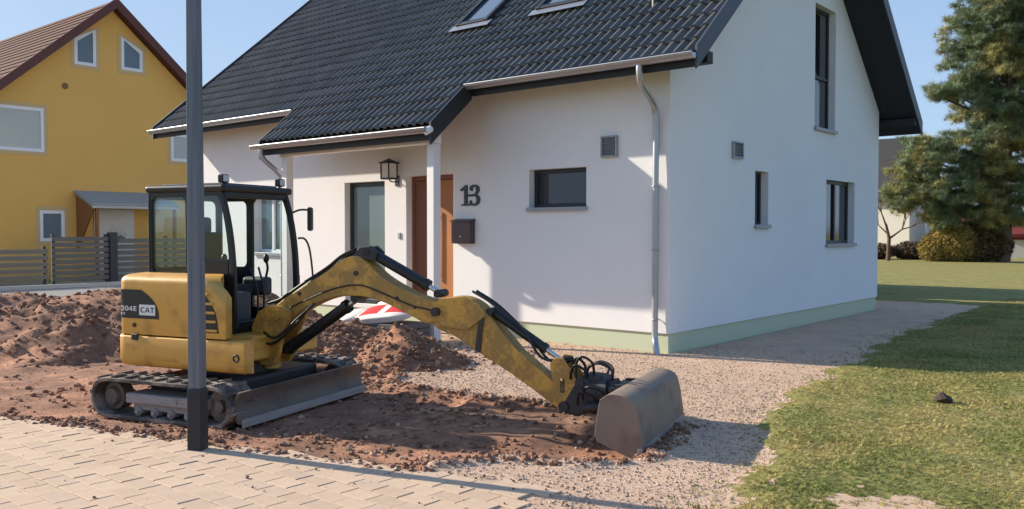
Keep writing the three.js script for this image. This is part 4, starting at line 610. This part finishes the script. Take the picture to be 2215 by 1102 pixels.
// ---------------------------------------------------------------- garden behind the house
{ // made-up flat roofed building, added unseen behind the house to shade the far lawn
  const g = thing('shade_block', 'unseen white flat roofed building added behind the house to shade the far lawn', 'shade_block', [-5.6, 0, -13.7]);
  obj('wall', uvBox(span(-3, 3, 0, 2.75, -2.6, 2.4)), plaster, g); obj('roof', span(-3.15, 3.15, 2.75, 2.95, -2.75, 2.55), MAT.anthracite, g); obj('shade_block_door', rspan(-2, 0.6, 0, 2.2, 2.4, 2.44, 0.01, 1), MAT.whiteFrame, g);
}
const leafTri = (seed, n, len, w, spread) => { const r = rngOf(seed), P = []; for (let i = 0; i < n; i++) { const a = r() * 6.28, e = Math.acos(1 - spread * r()), d = [Math.sin(e) * Math.cos(a), Math.cos(e), Math.sin(e) * Math.sin(a)], l = len * (0.6 + 0.5 * r()), b = r() * 6.28, sx = [Math.cos(b) * w, 0.3 * w * (r() - 0.5), Math.sin(b) * w]; const o = [(r() - 0.5) * len * 0.3, 0, (r() - 0.5) * len * 0.3]; P.push(o[0] - sx[0], o[1] - sx[1], o[2] - sx[2], o[0] + sx[0], o[1] + sx[1], o[2] + sx[2], o[0] + d[0] * l, o[1] + d[1] * l, o[2] + d[2] * l); } const g = new THREE.BufferGeometry(); g.setAttribute('position', new THREE.Float32BufferAttribute(P, 3)); g.computeVertexNormals(); return g; };
const bark = mat([0.13, 0.085, 0.06], 0.95, { bumpMap: grainTex, bumpScale: 0.01 });
const leafMat = (rgh = 0.75) => mat([1, 1, 1], rgh, { physical: true, side: THREE.DoubleSide, transmission: 0.25, thickness: 0 });
const needleG = leafTri(9, 22, 0.30, 0.010, 1.3), needleM = leafMat(0.6);
function crown(parent, clumps, per, geo, m, colour, size = 1, loose = false) {
  let total = 0; const w = clumps.map((c) => c[3] * c[4] * c[5]); const sum = w.reduce((a, b) => a + b, 0), pts = [];
  clumps.forEach((c, i) => { const n = Math.round(per * Math.pow(c[3] * c[4] * c[5], 0.7)), tufts = loose ? Array.from({ length: Math.max(6, Math.round(n / 26)) }, () => { let x, y, z; do { x = R(-1, 1); y = R(-1, 1); z = R(-1, 1); } while (x * x + y * y + z * z > 1); return [x * 1.12, y * 1.2, z * 1.12]; }) : null; if (loose) { for (let k = 0; k < n; k++) { const t = tufts[k % tufts.length], r = R(0.1, 0.42), a = R(0, 6.28), b = R(-1, 1); pts.push([c[0] + t[0] * c[3] + r * Math.cos(a), c[1] + t[1] * c[4] + 0.55 * r * b, c[2] + t[2] * c[5] + r * Math.sin(a), i]); } return; } for (let k = 0; k < n; k++) { let x, y, z, d; do { x = R(-1, 1); y = R(-1, 1); z = R(-1, 1); d = x * x + y * y + z * z; } while (d > 1 || rnd() > 0.25 + d); pts.push([c[0] + x * c[3], c[1] + y * c[4], c[2] + z * c[5], i]); } });
  const inst = shade(new THREE.InstancedMesh(geo, m, pts.length)), m4 = new THREE.Matrix4(), q = new THREE.Quaternion(), e = new THREE.Euler();
  pts.forEach((p, i) => { e.set(R(-1.1, 1.1), R(0, 6.28), R(-1.1, 1.1)); m4.compose(V(p[0], p[1], p[2]), q.setFromEuler(e), V(1, 1, 1).multiplyScalar(size * R(0.7, 1.3))); inst.setMatrixAt(i, m4); inst.setColorAt(i, colour(p)); });
  inst.name = 'crown'; stuff(inst); parent.add(inst); return inst;
}
{ // big pine
  const t = thing('pine_tree', 'tall spreading pine with blue green needles above the golden bush', 'tree', [-4.0, 0, -43.4]);
  const trunkPts = [[0, -0.3, 0], [0.1, 2, 0], [-0.1, 5, 0.1], [0.2, 9, 0], [0.3, 13, 0], [0.4, 17.5, 0]];
  const trunkG = tube(trunkPts, 1, 40, 10); { const p = trunkG.attributes.position; const c = new THREE.CatmullRomCurve3(trunkPts.map((q) => V(...q)), false, 'centripetal'); for (let i = 0; i <= 40; i++) { const ctr = c.getPointAt(i / 40), rr = 0.36 * (1 - 0.8 * i / 40); for (let k = 0; k <= 10; k++) { const j = i * 11 + k; p.setXYZ(j, ctr.x + (p.getX(j) - ctr.x) * rr, ctr.y + (p.getY(j) - ctr.y) * rr, ctr.z + (p.getZ(j) - ctr.z) * rr); } } trunkG.computeVertexNormals(); }
  obj('trunk', trunkG, bark, t);
  // clumps: x, y, z relative to the base, then radii; right axis of the photograph is roughly (0.77, -0.64)
  const rel = (x, y, z, rx, ry, rz) => [x + 4.0, y, z + 43.4, rx * 1.28, ry * 1.2, rz * 1.28];
  const cl = [rel(-5.0, 12.9, -43, 1.6, 1.0, 1.6), rel(-3.9, 14.1, -44, 2.0, 1.3, 2.0), rel(-5.4, 11.3, -42.7, 1.3, 0.7, 1.3), rel(-4.4, 10.1, -43.4, 1.7, 0.7, 1.7), rel(-6.2, 9.35, -41.8, 1.1, 0.42, 1.0), rel(-6.95, 9.3, -41.3, 0.55, 0.3, 0.55), rel(-5.6, 9.7, -42.4, 0.7, 0.6, 0.7), rel(-4.8, 8.4, -43.1, 1.5, 0.7, 1.5), rel(-3.6, 11.7, -44, 2.0, 1.2, 2.0), rel(-5.6, 6.2, -42.2, 1.5, 0.65, 1.5), rel(-7.2, 5.8, -40.9, 1.2, 0.5, 1.2), rel(-7.4, 3.6, -40.7, 1.35, 0.75, 1.3), rel(-6.2, 4.5, -41.7, 1.5, 0.8, 1.5), rel(-4.9, 5.2, -42.9, 1.5, 0.8, 1.5), rel(-3.6, 6.9, -43.9, 1.7, 0.9, 1.7), rel(-5.8, 3.2, -42, 1.3, 0.6, 1.2), rel(-3.5, 4.0, -43.8, 1.5, 0.8, 1.5), rel(-2.3, 5.4, -45, 2.0, 0.9, 1.8), rel(-1.6, 8.2, -45.4, 2.2, 1.0, 2.0), rel(-2.0, 10.8, -45.2, 2.0, 1.0, 2.0), rel(-2.2, 13.4, -45, 2.0, 1.2, 2.0), rel(-3.4, 16, -44.3, 1.8, 1.2, 1.8), rel(-3.6, 18, -43.5, 1.1, 1.0, 1.1), rel(-3.4, 8.6, -44.6, 1.6, 0.8, 1.6), rel(-6.5, 2.4, -41.5, 0.9, 0.4, 0.9), rel(-8.4, 3.9, -40.0, 0.9, 0.5, 0.9), rel(-8.0, 4.9, -40.4, 0.9, 0.45, 0.9), rel(-4.0, 2.6, -42.9, 1.3, 0.6, 1.2), rel(-7.6, 6.6, -40.8, 0.7, 0.3, 0.7), rel(-4.6, 7.1, -42.5, 1.2, 0.5, 1.2)];
  cl.forEach((c, i) => { if (i % 1 === 0) { const y0 = Math.max(1.5, c[1] - 1.2 - 0.2 * Math.hypot(c[0], c[2])); obj('branch', rod([0.2, y0, 0], [c[0], c[1] - 0.15, c[2]], 0.11, 0.035, 7), bark, t); } });
  crown(t, cl, 640, needleG, needleM, (p) => { const k = R(0.6, 1.35), o = vnoise(p[0] * 0.9 + 20, p[1] * 0.9 + p[2], 801); const a = [0.155, 0.215, 0.10], b = [0.34, 0.31, 0.105]; return lin(...a.map((v, i) => (v + (b[i] - v) * smooth(0.4, 0.75, o)) * k)); }, 1, true);
}
const leafG = leafTri(19, 14, 0.16, 0.03, 1.6), leafM = leafMat();
function bush(name, label, category, at, clumps, per, colour, group) { const b = thing(name, label, category, at, 0, group); obj('stem', [0, 1, 2, 3, 4].map((k) => rod([R(-0.3, 0.3), -0.1, R(-0.3, 0.3)], [R(-1, 1) * clumps[0][3] * 0.7, clumps[0][1] * 1.2, R(-1, 1) * clumps[0][5] * 0.7], 0.04, 0.015, 6)), bark, b); crown(b, clumps, per, leafG, leafM, colour); }
const tint = (a, b) => () => { const t = rnd(), k = R(0.65, 1.3); return lin(...a.map((v, i) => (v + (b[i] - v) * t) * k)); };
bush('golden_bush', 'dense golden green rounded bush at the far lawn edge under the pine', 'bush', [-6.3, 0, -42.6], [[0, 1.1, 0, 1.35, 1.15, 1.3], [0.7, 0.9, -0.5, 1.1, 1.0, 1.0], [-0.9, 0.7, 0.5, 0.8, 0.8, 0.8]], 2600, tint([0.34, 0.27, 0.06], [0.46, 0.34, 0.10]));
bush('brown_bush', 'dark brownish bush beside the golden bush at the lawn edge', 'bush', [-5.2, 0, -43.0], [[0, 1.1, 0, 1.1, 1.2, 1.0], [0.8, 0.9, -0.5, 0.9, 0.9, 0.8]], 2000, tint([0.09, 0.062, 0.027], [0.2, 0.135, 0.045]));
bush('low_hedge', 'low bare brown hedge before the cream house', 'hedge', [-9.2, 0, -45.2], [[-1.6, 0.45, 1.2, 1.0, 0.5, 1.0], [0, 0.5, 0, 1.2, 0.55, 1.2], [1.3, 0.45, -1.0, 1.0, 0.5, 1.0]], 1100, tint([0.10, 0.065, 0.04], [0.17, 0.12, 0.07]));
{ // small bare tree
  const t = thing('bare_tree', 'small leafless dark tree near the house corner on the far lawn', 'tree', [-9.45, 0, -41.4]); const B = [], r = rngOf(44);
  obj('trunk', [rod([0, -0.1, 0], [0.05, 1.3, 0], 0.13, 0.1, 8), rod([0.05, 1.28, 0], [-0.1, 2.1, 0.1], 0.1, 0.06, 8)], bark, t);
  const grow = (p, d, l, rad, n) => { const q = p.map((v, i) => v + d[i] * l); B.push(rod(p, q, rad, rad * 0.6, 5)); if (n > 0) for (let k = 0; k < 3; k++) { const e = V(d[0] + (r() - 0.5) * 1.3, d[1] + (r() - 0.35) * 0.9, d[2] + (r() - 0.5) * 1.3).normalize(); grow(q, [e.x, e.y, e.z], l * 0.68, rad * 0.6, n - 1); } };
  grow([0.05, 1.25, 0], [0.65, 0.6, -0.45], 0.9, 0.07, 4); grow([-0.1, 2.05, 0.1], [-0.3, 0.9, 0.1], 0.8, 0.06, 4); grow([0, 1.5, 0], [-0.6, 0.7, 0.3], 0.8, 0.05, 4);
  const cr = obj('crown', B, bark, t); 
}
{ // far houses
  const farHouse = (name, label, at, w, d, hgt, rise, wall, roofC, turn, wins) => {
    const h = thing(name, label, 'house', at, turn); obj('wall', uvBox(extrude(poly([[-w / 2, 0], [w / 2, 0], [w / 2, hgt], [0, hgt + rise], [-w / 2, hgt]]), d).translate(0, 0, -d)), mat(wall, 0.95), h);
    const e = 0.35, k = rise / (w / 2), c = (o) => [[-w / 2 - e, hgt - e * k + o], [0, hgt + rise + o], [w / 2 + e, hgt - e * k + o]];
    obj('roof', uvBox(extrude(poly([...c(0.02), ...c(0.24).reverse()]), d + 0.7).translate(0, 0, -d - 0.35)), mat(roofC, 0.85), h);
    for (const [x, y, ww, hh] of wins) { const o = obj('window', span(x, x + ww, y, y + hh, 0.002, 0.05), MAT.whiteFrame, h); obj('pane', span(x + 0.07, x + ww - 0.07, y + 0.07, y + hh - 0.07, 0.05, 0.06), MAT.pane, o); }
    return h;
  };
  farHouse('cream_house', 'cream house with dark roof partly hidden behind the bare tree', [-13.6, 0, -65], 9, 14, 4.3, 4.8, [0.74, 0.69, 0.6], [0.035, 0.034, 0.034], Math.PI / 2, [[-0.6, 1.2, 1.1, 1.3]]);
  const sh = farHouse('garden_shed', 'low white shed with dark red roof at the far lawn edge', [-1.9, 0, -52.2], 7, 4, 1.25, 0.1, [0.66, 0.64, 0.6], [0.14, 0.022, 0.02], 0.2, [[-1.0, 0.5, 0.5, 0.5], [-0.2, 0.5, 0.5, 0.5]]);
  obj('front_roof', new THREE.BoxGeometry(7.4, 0.12, 1.9).rotateX(0.85).translate(0, 1.9, -0.4), mat([0.17, 0.028, 0.026], 0.8), sh);
  farHouse('grey_roof_house', 'distant house with blue grey upper wall behind the red shed', [2.5, 0, -70], 12, 8, 4.5, 4.5, [0.34, 0.38, 0.46], [0.05, 0.05, 0.055], 0.2, [[-3, 1.5, 1.2, 1.2]]);
  farHouse('orange_house', 'distant orange house half hidden by the pine', [-7.8, 0, -62], 4, 5, 2.6, 1.2, [0.42, 0.15, 0.07], [0.30, 0.09, 0.05], 0.3, []);
}
renderer.render(scene, camera);
